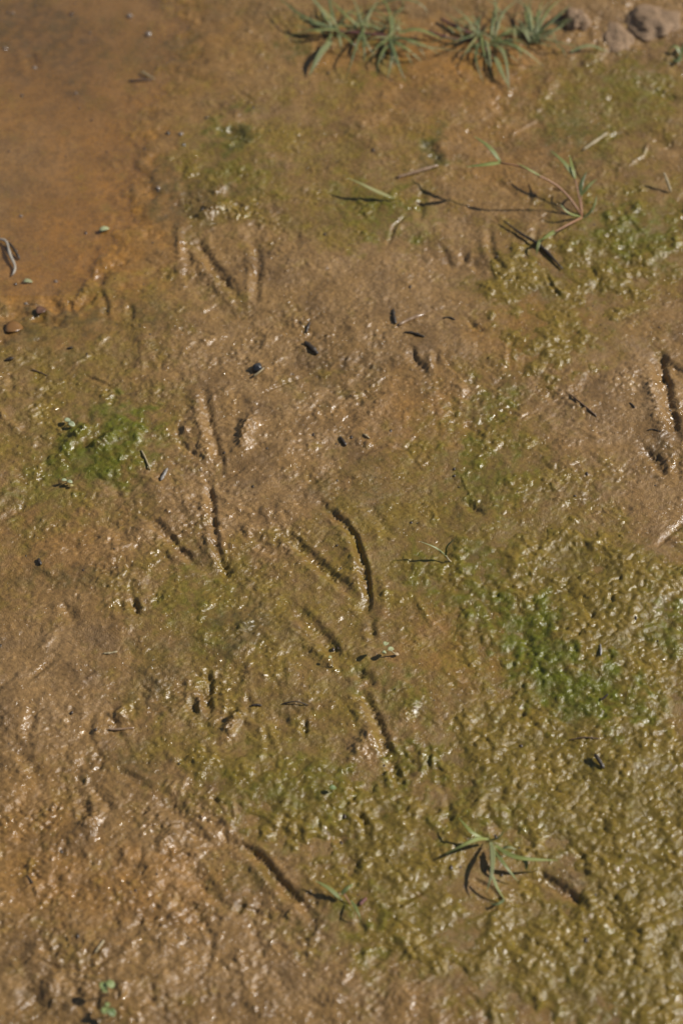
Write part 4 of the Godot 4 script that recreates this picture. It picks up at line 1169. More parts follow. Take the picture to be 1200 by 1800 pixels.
	blade(t, "blade", [V(0.1311, 0.0025, -0.4321), V(0.1149, 0.0073, -0.4301), V(0.1004, 0.0066, -0.4258)], 0.0008, M.grass)
	blade(t, "blade", [V(0.1268, 0.0025, -0.4277), V(0.1216, 0.0049, -0.4307), V(0.1172, 0.006, -0.4277)], 0.0009, M.grass_dark)
	blade(t, "blade", [V(0.1344, 0.0025, -0.4215), V(0.1389, 0.0054, -0.4172), V(0.1505, 0.0012, -0.4172)], 0.0008, M.grass_dark)
	blade(t, "blade", [V(0.1342, 0.0025, -0.4244), V(0.1445, 0.0064, -0.4288), V(0.151, 0.0032, -0.4343)], 0.0008, M.straw_green)
	blade(t, "blade", [V(0.1417, 0.0025, -0.4342), V(0.1388, 0.0043, -0.4262), V(0.1373, 0.0012, -0.4231)], 0.0007, M.straw_green)
	blade(t, "blade", [V(0.1514, 0.0025, -0.4357), V(0.1602, 0.0065, -0.4378), V(0.1663, 0.0049, -0.4447)], 0.0006, M.grass_dark)
	blade(t, "blade", [V(0.1347, 0.0025, -0.4241), V(0.1293, 0.0065, -0.4334), V(0.1239, 0.0062, -0.4436)], 0.0008, M.grass_blue)
	blade(t, "blade", [V(0.1459, 0.0025, -0.4422), V(0.1547, 0.0074, -0.4363), V(0.1635, 0.0082, -0.4415)], 0.0007, M.grass)
	blade(t, "blade", [V(0.1517, 0.0025, -0.4181), V(0.1557, 0.0047, -0.4108), V(0.1578, 0.0012, -0.406)], 0.0007, M.grass_dark)
	blade(t, "blade", [V(0.1403, 0.0025, -0.4389), V(0.1415, 0.0046, -0.4475), V(0.1438, 0.0015, -0.456)], 0.0009, M.grass_blue)
	blade(t, "blade", [V(0.1427, 0.0025, -0.436), V(0.1324, 0.0077, -0.4463), V(0.119, 0.0023, -0.4481)], 0.0009, M.grass)
	blade(t, "blade", [V(0.1302, 0.0025, -0.4355), V(0.1222, 0.0052, -0.4347), V(0.1151, 0.0023, -0.4374)], 0.0006, M.grass_dark)
	t = thing("grass_sprig", "single flat grass blade lying on clay below the clods", "grass", V(0.1754, 0, -0.4175))
	blade(t, "blade", [V(0.1619, 0.002, -0.4104), V(0.1749, 0.004, -0.4147), V(0.1888, 0.002, -0.4104)], 0.0016, M.grass_blue)
	t = thing("grass_tuft", "small grass tuft with two curled blades under the ridged clay clod", "grass", V(0.238, 0, -0.4103), "grass tufts along the damp clay")
	blade(t, "blade", [V(0.2391, 0.002, -0.4068), V(0.2348, 0.005, -0.4117), V(0.2298, 0.002, -0.4104)], 0.0018, M.grass)
	blade(t, "blade", [V(0.2391, 0.002, -0.4068), V(0.2428, 0.006, -0.413), V(0.2494, 0.002, -0.414)], 0.0018, M.grass)
	blade(t, "blade", [V(0.2391, 0.002, -0.4068), V(0.2359, 0.003, -0.3985), V(0.2325, 0.0015, -0.4038)], 0.0016, M.grass_dark)
	t = thing("grass_runner", "young grass runner with pinkish arching stems and sparse green blades", "grass", V(0.1597, 0, -0.2478))
	stem(t, "stem", [V(0.1597, 0, -0.2478), V(0.1512, 0.009, -0.2558), V(0.1413, 0.018, -0.2595), V(0.1296, 0.025, -0.2608), V(0.1221, 0.028, -0.2641), V(0.112, 0.029, -0.2669), V(0.1046, 0.028, -0.2695)], 0.0008, M.pink_stem)
	blade(t, "blade", [V(0.1054, 0.028, -0.2695), V(0.0939, 0.029, -0.2663), V(0.0821, 0.026, -0.2678)], 0.0019, M.grass_light)
	blade(t, "blade", [V(0.1047, 0.028, -0.2706), V(0.0972, 0.033, -0.2794), V(0.0878, 0.033, -0.2897)], 0.0017, M.grass)
	blade(t, "blade", [V(0.1307, 0.025, -0.2603), V(0.122, 0.029, -0.2631), V(0.1157, 0.03, -0.2674)], 0.0009, M.grass_light)
	stem(t, "stem", [V(0.1597, 0, -0.2478), V(0.1577, 0.008, -0.2552), V(0.1552, 0.015, -0.2679)], 0.0006, M.pink_stem)
	blade(t, "blade", [V(0.1552, 0.015, -0.2679), V(0.1479, 0.02, -0.2779), V(0.1393, 0.021, -0.2888)], 0.0017, M.grass)
	blade(t, "blade", [V(0.1552, 0.015, -0.2679), V(0.1531, 0.019, -0.2746), V(0.1521, 0.02, -0.2855)], 0.0013, M.grass_light)
	stem(t, "stem", [V(0.1597, 0, -0.2478), V(0.1591, 0.008, -0.2606), V(0.1606, 0.013, -0.2662)], 0.0006, M.pink_stem)
	blade(t, "blade", [V(0.1586, 0.009, -0.2596), V(0.1593, 0.014, -0.2652), V(0.163, 0.017, -0.2729)], 0.0015, M.grass_dark)
	blade(t, "blade", [V(0.159, 0.008, -0.259), V(0.1643, 0.012, -0.2645), V(0.1701, 0.012, -0.271)], 0.0013, M.grass)
	stem(t, "stem", [V(0.1597, 0, -0.2473), V(0.1511, 0.005, -0.2365), V(0.1393, 0.006, -0.2271)], 0.0008, M.pink_stem)
	blade(t, "blade", [V(0.1404, 0.006, -0.2282), V(0.1337, 0.007, -0.2215), V(0.1291, 0.006, -0.2193)], 0.0019, M.grass_light)
	blade(t, "blade", [V(0.1299, 0.006, -0.2204), V(0.1282, 0.005, -0.2151), V(0.1275, 0.002, -0.2113)], 0.0013, M.grass)
	blade(t, "blade", [V(0.1588, 0.001, -0.2468), V(0.15, 0.006, -0.245), V(0.1443, 0.01, -0.2495)], 0.0011, M.grass_light)
	blade(t, "blade", [V(0.1596, 0, -0.2457), V(0.1662, 0.005, -0.2492), V(0.1695, 0.009, -0.259)], 0.0011, M.grass)
	t = thing("grass_sprig", "grass blade with a bleached tip bridging the olive slime", "grass", V(0.0229, 0, -0.2714))
	blade(t, "blade", [V(0.035, 0.002, -0.2629), V(0.0228, 0.006, -0.2664), V(0.0137, 0.009, -0.2698), V(0.0046, 0.01, -0.2747)], 0.0017, M.straw_green)
	t = thing("grass_seedling", "largest grass seedling spreading curved blades from a yellow crown", "seedling", V(0.0798, 0, 0.2284))
	blade(t, "blade", [V(0.0795, 0.004, 0.2297), V(0.0731, 0.009, 0.2326), V(0.0649, 0.01, 0.237), V(0.0561, 0.005, 0.2394)], 0.0014, M.grass_light)
	blade(t, "blade", [V(0.0776, 0.005, 0.2302), V(0.0713, 0.009, 0.2294), V(0.0671, 0.01, 0.225), V(0.0634, 0.008, 0.2185)], 0.0012, M.grass_light)
	blade(t, "blade", [V(0.0802, 0.003, 0.2298), V(0.0843, 0.007, 0.2307), V(0.088, 0.009, 0.2273)], 0.0007, M.grass_dark)
	blade(t, "blade", [V(0.0807, 0.004, 0.2314), V(0.0809, 0.009, 0.2434), V(0.0798, 0.01, 0.2544), V(0.077, 0.005, 0.2626)], 0.0016, M.grass_blue)
	blade(t, "blade", [V(0.0802, 0.009, 0.2538), V(0.0826, 0.006, 0.2601), V(0.0868, 0.002, 0.265)], 0.0009, M.grass_light)
	blade(t, "blade", [V(0.0868, 0.002, 0.265), V(0.0824, 0.003, 0.2683), V(0.0783, 0.001, 0.2659)], 0.0009, M.grass_dark)
	blade(t, "blade", [V(0.0817, 0.005, 0.2362), V(0.0873, 0.007, 0.2472), V(0.0946, 0.002, 0.254)], 0.0012, M.grass)
	blade(t, "blade", [V(0.083, 0.005, 0.2341), V(0.0901, 0.009, 0.2424), V(0.0991, 0.01, 0.2454), V(0.1161, 0.007, 0.2444)], 0.0016, M.grass_light)
	blade(t, "blade", [V(0.0958, 0.01, 0.2443), V(0.0986, 0.007, 0.2458), V(0.0991, 0.003, 0.2477)], 0.0016, M.grass_dark)
	blade(t, "blade", [V(0.0861, 0.004, 0.2357), V(0.09, 0.006, 0.2358), V(0.0946, 0.005, 0.2366)], 0.001, M.grass_blue)
	t = thing("grass_seedling", "small grass seedling with three short blades in bubbly algae by a deep toe print", "seedling", V(0, 0, 0.2633))
	blade(t, "blade", [V(-0.0006, 0.0015, 0.2644), V(-0.0067, 0.004, 0.2593), V(-0.014, 0.005, 0.255)], 0.0014, M.grass)
	blade(t, "blade", [V(0, 0.003, 0.2622), V(0.003, 0.005, 0.2598), V(0.0064, 0.005, 0.2571)], 0.0014, M.grass)
	stem(t, "stem", [V(0.0012, 0.0035, 0.2618), V(0.0033, 0.002, 0.265), V(0.0049, 0, 0.2667)], 0.0005, M.pink_stem)
	blade(t, "blade", [V(0.0052, 0.003, 0.2663), V(0.0084, 0.006, 0.274), V(0.0103, 0.003, 0.2778)], 0.001, M.grass)
	t = thing("grass_seedling", "tiny two-bladed grass seedling with hair-thin blades", "seedling", V(0.0634, 0, 0.0376))
	stem(t, "root", [V(0.0647, 0, 0.0385), V(0.0633, 0.0015, 0.0379), V(0.0619, 0.003, 0.0361)], 0.0006, M.straw)
	blade(t, "blade", [V(0.0623, 0.003, 0.0365), V(0.0553, 0.01, 0.0355), V(0.0463, 0.013, 0.0331)], 0.0008, M.grass_blue)
	blade(t, "blade", [V(0.0616, 0.003, 0.0361), V(0.0623, 0.012, 0.0357), V(0.0676, 0.017, 0.0332)], 0.0008, M.grass_dark)
	t = thing("leafy_seedling", "pale green seedling with oval leaves at the heel of a toe print", "seedling", V(0.0291, 0, 0.1039), "broadleaf seedlings sprouting from the mud")
	stem(t, "stem", [V(0.0321, 0, 0.1043), V(0.0294, 0.004, 0.1054), V(0.0274, 0.008, 0.1054)], 0.0005, M.straw)
	leaf(t, V(0.0254, 0.012, 0.1046), 0.0016, 1.5, 1.2, 0.5, M.pale_leaf)
	leaf(t, V(0.0283, 0.008, 0.1058), 0.0016, 1.3, 0.7, 0.3, M.pale_leaf)
	leaf(t, V(0.0245, 0.003, 0.1047), 0.0011, 1.1, 0, 0.2, M.pale_leaf)
	leaf(t, V(0.0317, 0.002, 0.1052), 0.001, 1.4, 0, 0.2, M.clay_leaf)
	t = thing("leafy_seedling", "tiny one-leaved seedling on a pale bent stalk", "seedling", V(-0.0055, 0, 0.111), "broadleaf seedlings sprouting from the mud")
	stem(t, "stem", [V(-0.0052, 0, 0.1141), V(-0.0052, 0.003, 0.113), V(-0.0062, 0.005, 0.1109)], 0.0003, M.straw)
	leaf(t, V(-0.0065, 0.005, 0.1101), 0.001, 1, 0, 0.2, M.pale_leaf)
	t = thing("leafy_seedling", "two-leaved bluish seedling beside a cracked ridge in green slime", "seedling", V(-0.1686, 0, -0.0712), "broadleaf seedlings sprouting from the mud")
	leaf(t, V(-0.1693, 0.004, -0.0706), 0.0018, 1.15, 0.6, 0.3, M.blue_leaf)
	leaf(t, V(-0.1666, 0.004, -0.0669), 0.0018, 1.3, -0.5, 0.2, M.blue_leaf)
	stem(t, "stem", [V(-0.1686, 0, -0.0707), V(-0.1681, 0.004, -0.0683)], 0.0004, M.straw)
	t = thing("leafy_seedling", "flattened seedling with small pale leaves at the lower rim of the green slime", "seedling", V(-0.1671, 0, -0.0241), "broadleaf seedlings sprouting from the mud")
	leaf(t, V(-0.168, 0.004, -0.0227), 0.0011, 1.6, 0.3, 0.3, M.blue_leaf)
	leaf(t, V(-0.1645, 0.004, -0.0214), 0.0012, 1.5, -0.2, 0.2, M.blue_leaf)
	stem(t, "stem", [V(-0.1667, 0, -0.0233), V(-0.1662, 0.004, -0.0218)], 0.0004, M.straw)
	leaf(t, V(-0.1634, 0.0025, -0.0195), 0.0009, 1.3, 0.4, 0.3, M.straw_leaf)
	t = thing("leafy_seedling", "bright green three-leaved seedling above its twin, with folded leaves", "seedling", V(-0.1219, 0, 0.3161), "broadleaf seedlings sprouting from the mud")
	leaf(t, V(-0.1223, 0.011, 0.32), 0.0024, 1.2, 1.2, 0.35, M.clover)
	leaf(t, V(-0.119, 0.012, 0.3199), 0.0021, 1.2, -0.4, 0.3, M.clover)
	leaf(t, V(-0.1219, 0.01, 0.3221), 0.0015, 1.2, 0.2, 0.4, M.clover)
	stem(t, "stem", [V(-0.1207, 0, 0.32), V(-0.121, 0.011, 0.3206)], 0.0004, M.straw)
	t = thing("leafy_seedling", "bright green three-leaved seedling with one darker leaf, below its twin", "seedling", V(-0.1205, 0, 0.3296), "broadleaf seedlings sprouting from the mud")
	leaf(t, V(-0.1211, 0.009, 0.3325), 0.0021, 1.2, 1.3, 0.3, M.clover)
	leaf(t, V(-0.1178, 0.009, 0.3338), 0.0021, 1.2, -0.8, 0.3, M.clover_dark)
	leaf(t, V(-0.1201, 0.009, 0.3293), 0.0013, 1.3, 1.1, 0.4, M.clover)
	stem(t, "stem", [V(-0.12, 0, 0.3322), V(-0.1199, 0.009, 0.3325)], 0.0004, M.straw)
	t = thing("leafy_seedling", "solitary dark green leaf sprouting from the edge of the algae", "seedling", V(-0.0047, 0, 0.1953), "broadleaf seedlings sprouting from the mud")
	leaf(t, V(-0.0047, 0.004, 0.197), 0.0016, 1.3, 0.2, 0.3, M.clover_dark)
	stem(t, "stem", [V(-0.0047, 0, 0.1967), V(-0.0047, 0.004, 0.1974)], 0.0003, M.straw)
	t = thing("seed_husk", "dark brown spindle-shaped seed husk lying on bare clay", "husk", V(-0.0192, 0, -0.1327))
	twig(t, "shaft", [V(-0.0235, 0.0012, -0.137), V(-0.0192, 0.0012, -0.1316), V(-0.0148, 0.0012, -0.1263)], 0.0016, M.dark_wood)
	t = thing("twig", "short dark splinter just above the seed husk", "twig", V(-0.0215, 0, -0.1493))
	twig(t, "bark", [V(-0.0225, 0.0006, -0.1443), V(-0.0215, 0.0006, -0.1487), V(-0.0201, 0.0006, -0.1537)], 0.0008, M.dark_wood)
	t = thing("twig", "stubby dark upright splinter near three-pronged small track", "twig", V(0.0336, 0, -0.1586))
	twig(t, "bark", [V(0.0333, 0.0008, -0.1649), V(0.0336, 0.0008, -0.1579), V(0.0346, 0.0008, -0.1515)], 0.0011, M.dark_wood)
	t = thing("twig", "mud-coated pale stick beside the stubby dark splinter", "twig", V(0.0446, 0, -0.1572))
	twig(t, "bark", [V(0.0361, 0.0008, -0.1505), V(0.0445, 0.0008, -0.1564), V(0.0534, 0.0008, -0.1608)], 0.0012, M.mud_wood)
	t = thing("twig", "knobbly dark stick beneath the mud-coated pale stick", "twig", V(0.0458, 0, -0.1439))
	twig(t, "bark", [V(0.04, 0.0007, -0.1443), V(0.0458, 0.0007, -0.1433), V(0.0529, 0.0007, -0.1399)], 0.0009, M.dark_wood)
	t = thing("twig", "curved brown sliver half sunk in olive algae", "twig", V(0.0694, 0, -0.1586))
	twig(t, "bark", [V(0.0647, 0.0005, -0.1577), V(0.0694, 0.0005, -0.1582), V(0.073, 0.0005, -0.1562)], 0.0006, M.dark_wood)
	t = thing("twig", "long dark twig lying under the grass runner", "twig", V(0.1283, 0, -0.2242))
	twig(t, "bark", [V(0.1072, 0.002, -0.2437), V(0.1183, 0.002, -0.2306), V(0.128, 0.002, -0.2222), V(0.1351, 0.0015, -0.2139), V(0.1441, 0.001, -0.2)], 0.0011, M.dark_wood)
	t = thing("twig", "thin straight brown twig pressed into smooth clay", "twig", V(0.1497, 0, -0.0837))
	twig(t, "bark", [V(0.1423, 0.0005, -0.0927), V(0.1496, 0.0005, -0.0833), V(0.1582, 0.0005, -0.074)], 0.0006, M.brown_wood)
	t = thing("twig", "tiny hooked twig on the clay tongue next to the deepest print", "twig", V(0.1924, 0, -0.0638))
	twig(t, "bark", [V(0.1884, 0.0004, -0.063), V(0.1923, 0.0004, -0.0635), V(0.1967, 0.0004, -0.0608)], 0.0005, M.dark_wood)
	t = thing("twig", "tiny dark crumb of twig amid smooth clay", "twig", V(0.1805, 0, -0.0842))
	twig(t, "bark", [V(0.1792, 0.0005, -0.0856), V(0.1805, 0.0005, -0.0838), V(0.1824, 0.0005, -0.081)], 0.0006, M.dark_wood)
	t = thing("twig", "short dark peg standing in golden algae", "twig", V(0.1432, 0, 0.1769))
	twig(t, "bark", [V(0.1405, 0.003, 0.1743), V(0.1429, 0.0025, 0.1784), V(0.1452, 0.0015, 0.183)], 0.0011, M.dark_wood)
	t = thing("grass_thread", "limp brown thread lying across golden algae", "thread", V(0.1359, 0, 0.1619))
	twig(t, "shaft", [V(0.1275, 0.0003, 0.1628), V(0.1358, 0.0003, 0.1621), V(0.1441, 0.0003, 0.1628)], 0.0004, M.brown_wood)
	t = thing("twig", "grey weathered stub in yellow-green bubbles", "twig", V(0.1487, 0, 0.1031))
	twig(t, "bark", [V(0.1486, 0.0006, 0.0991), V(0.1486, 0.0006, 0.1035), V(0.1483, 0.0006, 0.1078)], 0.0007, M.grey_wood)
	t = thing("twig", "dark splinter slanting through the vivid green algae", "twig", V(0.1488, 0, 0.1348))
	twig(t, "bark", [V(0.1466, 0.0015, 0.1377), V(0.1485, 0.0025, 0.1365), V(0.1505, 0.0035, 0.1348)], 0.0007, M.dark_wood)
	t = thing("twig", "silvery rod-shaped chip on clay beside green slime", "twig", V(-0.1078, 0, -0.0286))
	twig(t, "bark", [V(-0.1096, 0.0007, -0.0231), V(-0.1077, 0.0007, -0.028), V(-0.1059, 0.0007, -0.0329)], 0.001, M.grey_wood)
	t = thing("straw", "thin pale straw pressed into clay near the silvery chip", "straw", V(-0.1194, 0, -0.0398))
	twig(t, "shaft", [V(-0.1226, 0.0005, -0.0471), V(-0.1194, 0.0005, -0.0394), V(-0.1162, 0.0005, -0.0309)], 0.0006, M.straw)
	t = thing("grass_thread", "dark hair-like thread arching over clay", "thread", V(-0.0258, 0, 0.1367))
	twig(t, "shaft", [V(-0.0338, 0.0003, 0.1381), V(-0.0258, 0.002, 0.138), V(-0.0184, 0.0003, 0.1392)], 0.0004, M.dark_wood)
	t = thing("twig", "small dark chip at the end of the hair-like thread", "twig", V(-0.0484, 0, 0.1379))
	twig(t, "bark", [V(-0.0509, 0.0007, 0.1387), V(-0.0483, 0.0007, 0.1383), V(-0.0451, 0.0007, 0.1387)], 0.0008, M.dark_wood)
	t = thing("straw", "bleached straw on dark green slime in the upper algae", "straw", V(0.1737, 0, -0.3232))
	twig(t, "shaft", [V(0.1644, 0.0015, -0.3127), V(0.1734, 0.002, -0.3211), V(0.1825, 0.002, -0.3295)], 0.0012, M.straw)
	t = thing("straw", "faded straw beside the dark green pit", "straw", V(0.0493, 0, -0.2916))
	twig(t, "shaft", [V(0.0372, 0.001, -0.2851), V(0.0492, 0.0015, -0.29), V(0.0655, 0.0015, -0.2972)], 0.0013, M.mud_wood)
	t = thing("twig", "upright broken stalk with a pale side in yellow algae", "twig", V(0.2193, 0, -0.2812))
	twig(t, "bark", [V(0.2206, 0.001, -0.2704), V(0.2181, 0.006, -0.275), V(0.2153, 0.011, -0.2791)], 0.001, M.straw)
	t = thing("twig", "blackened twig under shallow water near a straw", "twig", V(-0.1416, 0, -0.3871))
	twig(t, "bark", [V(-0.1491, 0.0008, -0.3868), V(-0.1415, 0.0008, -0.3862), V(-0.1331, 0.0008, -0.3868)], 0.0012, M.brown_wood)
	t = thing("straw", "pale short straw floating by the blackened twig", "straw", V(-0.1367, 0, -0.393))
	twig(t, "shaft", [V(-0.1406, 0.002, -0.3949), V(-0.1364, 0.002, -0.3907), V(-0.1306, 0.002, -0.386)], 0.0007, M.straw)
	t = thing("straw", "frayed whitish stalk at the edge of the puddle", "straw", V(-0.2182, 0, -0.2184))
	twig(t, "shaft", [V(-0.2277, 0.002, -0.2311), V(-0.2213, 0.003, -0.228), V(-0.2176, 0.003, -0.2155), V(-0.2135, 0.002, -0.2052), V(-0.2152, 0.001, -0.1979)], 0.0009, M.grey_straw)
	t = thing("twig", "dark curl of bark jutting from the puddle beside whitish stalk", "twig", V(-0.216, 0, -0.2236))
	twig(t, "bark", [V(-0.2198, 0.0025, -0.2275), V(-0.2154, 0.003, -0.2207), V(-0.2113, 0.001, -0.2133)], 0.0009, M.dark_wood)
	t = thing("twig", "tiny black splinter on wet clay between two toe prints", "twig", V(0.0007, 0, -0.0574))
	twig(t, "bark", [V(-0.0011, 0.0007, -0.0601), V(0.0007, 0.0007, -0.0569), V(0.0028, 0.0007, -0.0528)], 0.0009, M.dark_wood)
	t = thing("straw", "short yellow straw fragment on olive clay", "straw", V(0.0151, 0, -0.0602))
	twig(t, "shaft", [V(0.0133, 0.0004, -0.0612), V(0.0151, 0.0004, -0.0598), V(0.0175, 0.0004, -0.058)], 0.0005, M.straw)
	t = thing("twig", "reddish bark flake beside the small seedling in the algae", "twig", V(0.0116, 0, 0.2646))
	twig(t, "bark", [V(0.0097, 0.0009, 0.2672), V(0.0115, 0.0009, 0.2651), V(0.0134, 0.0009, 0.2634)], 0.0011, M.red_stem)
	t = thing("straw", "pale feathery straw on wet mud above the twin seedlings", "straw", V(-0.1277, 0, 0.293))
	twig(t, "shaft", [V(-0.1296, 0.0007, 0.296), V(-0.1277, 0.0007, 0.2933), V(-0.125, 0.0007, 0.2883)], 0.0007, M.straw)
	t = thing("twig", "thin dark stick in a muddy hollow above the seedlings", "twig", V(-0.1677, 0, 0.2501))
	twig(t, "bark", [V(-0.1697, 0.0005, 0.2477), V(-0.1677, 0.0005, 0.2504), V(-0.1656, 0.0005, 0.2532)], 0.0006, M.dark_wood)
	t = thing("straw", "pale splinter lying on lumpy mud beside a dark hollow", "straw", V(-0.1326, 0, 0.1031))
	twig(t, "shaft", [V(-0.1368, 0.0005, 0.1038), V(-0.1326, 0.0005, 0.1034), V(-0.1287, 0.0005, 0.1026)], 0.0007, M.straw)
	t = thing("twig", "brown stick lying low along the lip of a mud ledge", "twig", V(-0.1242, 0, 0.1539))
	twig(t, "bark", [V(-0.1311, 0.0006, 0.1547), V(-0.1241, 0.0006, 0.1543), V(-0.1165, 0.0006, 0.1532)], 0.0007, M.mud_wood)
	t = thing("twig", "dark bent twig beside olive film and puddle edge", "twig", V(-0.1708, 0, -0.1332))
	twig(t, "bark", [V(-0.1743, 0.0005, -0.1322), V(-0.1707, 0.0005, -0.1327)], 0.0007, M.dark_wood)
	t = thing("twig", "dark stub with a wet tip at the lower puddle shore", "twig", V(-0.2101, 0, -0.123))
	twig(t, "bark", [V(-0.2124, 0.0008, -0.1218), V(-0.2099, 0.0008, -0.1223), V(-0.2075, 0.0008, -0.1228)], 0.0011, M.dark_wood)
	t = thing("twig", "crooked hair-thin rootlet below the puddle shore", "twig", V(-0.1902, 0, -0.1129))
	twig(t, "bark", [V(-0.1953, 0.0003, -0.1141), V(-0.1901, 0.0003, -0.1127), V(-0.1849, 0.0003, -0.1093)], 0.0004, M.brown_wood)
	t = thing("twig", "tiny bark crumb on smooth mud near the mud pit", "twig", V(-0.1786, 0, 0.0376))
	twig(t, "bark", [V(-0.1793, 0.0008, 0.0357), V(-0.1785, 0.0008, 0.0382), V(-0.1773, 0.0008, 0.0407)], 0.001, M.dark_wood)
	t = thing("dead_leaf", "round amber leaf scrap soaked in the puddle edge", "leaf", V(-0.2098, 0, -0.1502))
	leaf(t, V(-0.2097, 0.0006, -0.1497), 0.0047, 1.25, 0.2, 0.05, M.amber_leaf)
	t = thing("dead_leaf", "ragged brown leaf scrap in shallow water", "leaf", V(-0.1932, 0, -0.1666))
	leaf(t, V(-0.193, 0.0015, -0.1652), 0.0033, 1.2, 1, 0.2, M.brown_leaf)
	t = thing("dead_leaf", "pale green leaf sliver sunk in the puddle", "leaf", V(-0.2047, 0, -0.1948))
	leaf(t, V(-0.2044, 0.0015, -0.1934), 0.0015, 2.2, 0, 0.1, M.pale_leaf)
	t = thing("dead_leaf", "whitish leaf sliver at the puddle margin", "leaf", V(-0.1574, 0, -0.2415))
	leaf(t, V(-0.1571, 0.0025, -0.239), 0.0019, 1.8, 0.4, 0.1, M.pale_leaf)
	t = thing("clay_clod", "pinkish clay clod overhanging a black hollow", "clod", V(0.1678, 0, -0.4455))
	rock(t, "lump", 0.0106, 0.0103, 0.008, 3, M.clay_clod)
	t = thing("clay_clod", "ridged pinkish clay clod, biggest of the clods", "clod", V(0.2246, 0, -0.443))
	rock(t, "lump", 0.0187, 0.0186, 0.007, 5, M.clay_clod)
	t = thing("clay_clod", "smooth clay clod between the two rougher clods", "clod", V(0.1963, 0, -0.4284))
	rock(t, "lump", 0.0105, 0.0185, 0.003, 8, M.clay_clod)
	t = thing("shell_chip", "glossy black chip with a pale splinter leaning on it", "chip", V(-0.0531, 0, -0.1139))
	rock(t, "stone", 0.0036, 0.0036, 0.004, 11, M.black_chip)
	stem(t, "splinter", [V(-0.0551, 0.0015, -0.1073), V(-0.0519, 0.0025, -0.1088), V(-0.0487, 0.003, -0.1122)], 0.0007, M.straw)
	t = thing("pebble", "small dark wet pebble poking out of the shallow puddle", "pebble", V(-0.1943, 0, -0.4578), "wet pebbles in the shallow puddle")
	rock(t, "stone", 0.0016, 0.0017, 0.0012, 20, M.pebble_dark)
	t = thing("pebble", "small pale wet pebble poking out of the shallow puddle", "pebble", V(-0.152, 0, -0.4553), "wet pebbles in the shallow puddle")
	rock(t, "stone", 0.0023, 0.0024, 0.0017, 21, M.pebble)
	t = thing("pebble", "small pale wet pebble poking out of the shallow puddle", "pebble", V(-0.2165, 0, -0.4019), "wet pebbles in the shallow puddle")
	rock(t, "stone", 0.0019, 0.002, 0.0014, 22, M.pebble)
	t = thing("pebble", "small dark wet pebble poking out of the shallow puddle", "pebble", V(-0.2229, 0, -0.3724), "wet pebbles in the shallow puddle")
	rock(t, "stone", 0.0013, 0.0013, 0.001, 23, M.pebble_dark)
	t = thing("pebble", "small pale wet pebble poking out of the shallow puddle", "pebble", V(-0.1376, 0, -0.4357), "wet pebbles in the shallow puddle")
	rock(t, "stone", 0.0023, 0.0023, 0.0017, 24, M.pebble)
	t = thing("pebble", "small pale wet pebble poking out of the shallow puddle", "pebble", V(-0.2386, 0, -0.4211), "wet pebbles in the shallow puddle")
	rock(t, "stone", 0.0016, 0.0017, 0.0012, 25, M.pebble)
	t = thing("pebble", "small dark wet pebble poking out of the shallow puddle", "pebble", V(-0.1191, 0, -0.3311), "wet pebbles in the shallow puddle")
	rock(t, "stone", 0.0016, 0.0016, 0.0012, 26, M.pebble_dark)
	t = thing("pebble", "small pale wet pebble poking out of the shallow puddle", "pebble", V(-0.1101, 0, -0.3294), "wet pebbles in the shallow puddle")
	rock(t, "stone", 0.0016, 0.0016, 0.0012, 27, M.pebble)
	t = thing("pebble", "small pale wet pebble poking out of the shallow puddle", "pebble", V(-0.214, 0, -0.2542), "wet pebbles in the shallow puddle")
	rock(t, "stone", 0.0012, 0.0013, 0.0009, 28, M.pebble)
	t = thing("pebble", "small dark wet pebble poking out of the shallow puddle", "pebble", V(-0.2122, 0, -0.1917), "wet pebbles in the shallow puddle")
	rock(t, "stone", 0.0012, 0.0012, 0.0009, 29, M.pebble_dark)
	t = thing("pebble", "small pale wet pebble poking out of the shallow puddle", "pebble", V(-0.2366, 0, -0.4597), "wet pebbles in the shallow puddle")
	rock(t, "stone", 0.0013, 0.0014, 0.001, 30, M.pebble)
	t = thing("pebble", "small pale wet pebble poking out of the shallow puddle", "pebble", V(-0.1854, 0, -0.3748), "wet pebbles in the shallow puddle")
	rock(t, "stone", 0.0013, 0.0013, 0.001, 31, M.pebble)
	t = thing("pebble", "small dark wet pebble poking out of the shallow puddle", "pebble", V(-0.1077, 0, -0.3187), "wet pebbles in the shallow puddle")
	rock(t, "stone", 0.0012, 0.0013, 0.0009, 32, M.pebble_dark)
	t = thing("pebble", "small pale wet pebble poking out of the shallow puddle", "pebble", V(-0.1232, 0, -0.2768), "wet pebbles in the shallow puddle")
	rock(t, "stone", 0.0015, 0.0016, 0.0011, 33, M.pebble)
	t = thing("pebble", "small pale wet pebble poking out of the shallow puddle", "pebble", V(-0.1861, 0, -0.1943), "wet pebbles in the shallow puddle")
	rock(t, "stone", 0.0012, 0.0012, 0.0009, 34, M.pebble)
	t = thing("pebble", "small dark wet pebble poking out of the shallow puddle", "pebble", V(-0.093, 0, -0.3447), "wet pebbles in the shallow puddle")
	rock(t, "stone", 0.0013, 0.0013, 0.0009, 35, M.pebble_dark)
	t = thing("pebble", "small pale wet pebble poking out of the shallow puddle", "pebble", V(-0.2041, 0, -0.1741), "wet pebbles in the shallow puddle")
	rock(t, "stone", 0.0012, 0.0012, 0.0009, 36, M.pebble)

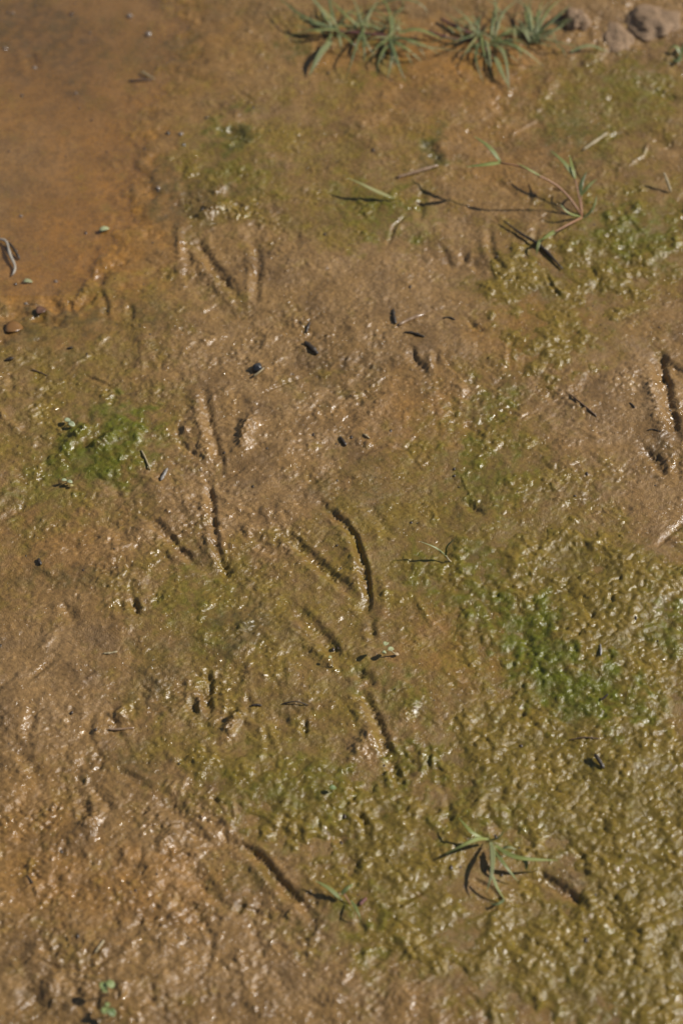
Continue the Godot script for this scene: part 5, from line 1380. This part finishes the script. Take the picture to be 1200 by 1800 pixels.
func make_grit():
	# dark grit too small and too many to count
	var sp := SphereMesh.new()
	sp.radius = 1.0
	sp.height = 1.6
	sp.radial_segments = 7
	sp.rings = 4
	var mm := MultiMesh.new()
	mm.transform_format = MultiMesh.TRANSFORM_3D
	mm.mesh = sp
	mm.instance_count = 700
	rng.seed = 5
	for i in 700:
		var x := rng.randf_range(X0 + 0.01, X1 - 0.01)
		var z := rng.randf_range(Z0 + 0.01, Z1 - 0.01)
		var s := lerpf(0.0002, 0.0011, pow(rng.randf(), 4.0))
		var b := Basis.from_euler(Vector3(rng.randf() * TAU, rng.randf() * TAU, rng.randf() * TAU)).scaled(Vector3(s, s * rng.randf_range(0.6, 1.0), s * rng.randf_range(0.8, 1.9)))
		mm.set_instance_transform(i, Transform3D(b, Vector3(x, gy(x, z) + s * 0.1, z)))
	var o := MultiMeshInstance3D.new()
	o.name = "grit"
	o.multimesh = mm
	o.material_override = M.grit
	o.set_meta("kind", "stuff")
	o.set_meta("label", "fine dark grit scattered over the wet clay")
	o.set_meta("category", "grit")
	add_child(o)

func _ready():
	var cam := Camera3D.new()
	cam.name = "camera"
	cam.fov = 24.0
	cam.near = 0.05
	cam.far = 1000.0
	cam.position = Vector3(0, 1.45 * sin(deg_to_rad(52)), 1.45 * cos(deg_to_rad(52)))
	cam.rotation_degrees = Vector3(-52, 0, 0)
	var at := CameraAttributesPhysical.new()
	at.frustum_focal_length = 85
	at.frustum_focus_distance = 1.425
	at.exposure_aperture = 5.6
	cam.attributes = at
	cam.fov = 24.0
	add_child(cam)
	cam.current = true
	var env := Environment.new()
	env.background_mode = Environment.BG_SKY
	var sm := ProceduralSkyMaterial.new()
	sm.sky_top_color = Color(0.40, 0.48, 0.60)
	sm.sky_horizon_color = Color(0.74, 0.74, 0.72)
	sm.ground_horizon_color = Color(0.5, 0.45, 0.38)
	sm.ground_bottom_color = Color(0.4, 0.33, 0.25)
	sm.sky_curve = 0.18
	var sky := Sky.new()
	sky.sky_material = sm
	env.sky = sky
	env.background_energy_multiplier = 0.62
	env.tonemap_mode = Environment.TONE_MAPPER_LINEAR
	env.tonemap_exposure = 1.27
	env.sdfgi_enabled = true
	env.ssao_enabled = true
	env.ssil_enabled = true
	var we := WorldEnvironment.new()
	we.environment = env
	add_child(we)
	var sun := DirectionalLight3D.new()
	sun.name = "sun"
	sun.light_energy = 1.3
	sun.light_color = Color(1.0, 0.985, 0.96)
	sun.light_angular_distance = 0.5
	sun.shadow_enabled = true
	var to := Vector3(1.0, 0.86, -0.14).normalized()      # towards the sun
	sun.basis = Basis.looking_at(-to, Vector3.UP)
	add_child(sun)
	make_materials()
	var t0 := Time.get_ticks_msec()
	make_ground()
	print("ground ", Time.get_ticks_msec() - t0)
	make_water()
	make_things()
	make_grit()
	print("all ", Time.get_ticks_msec() - t0)
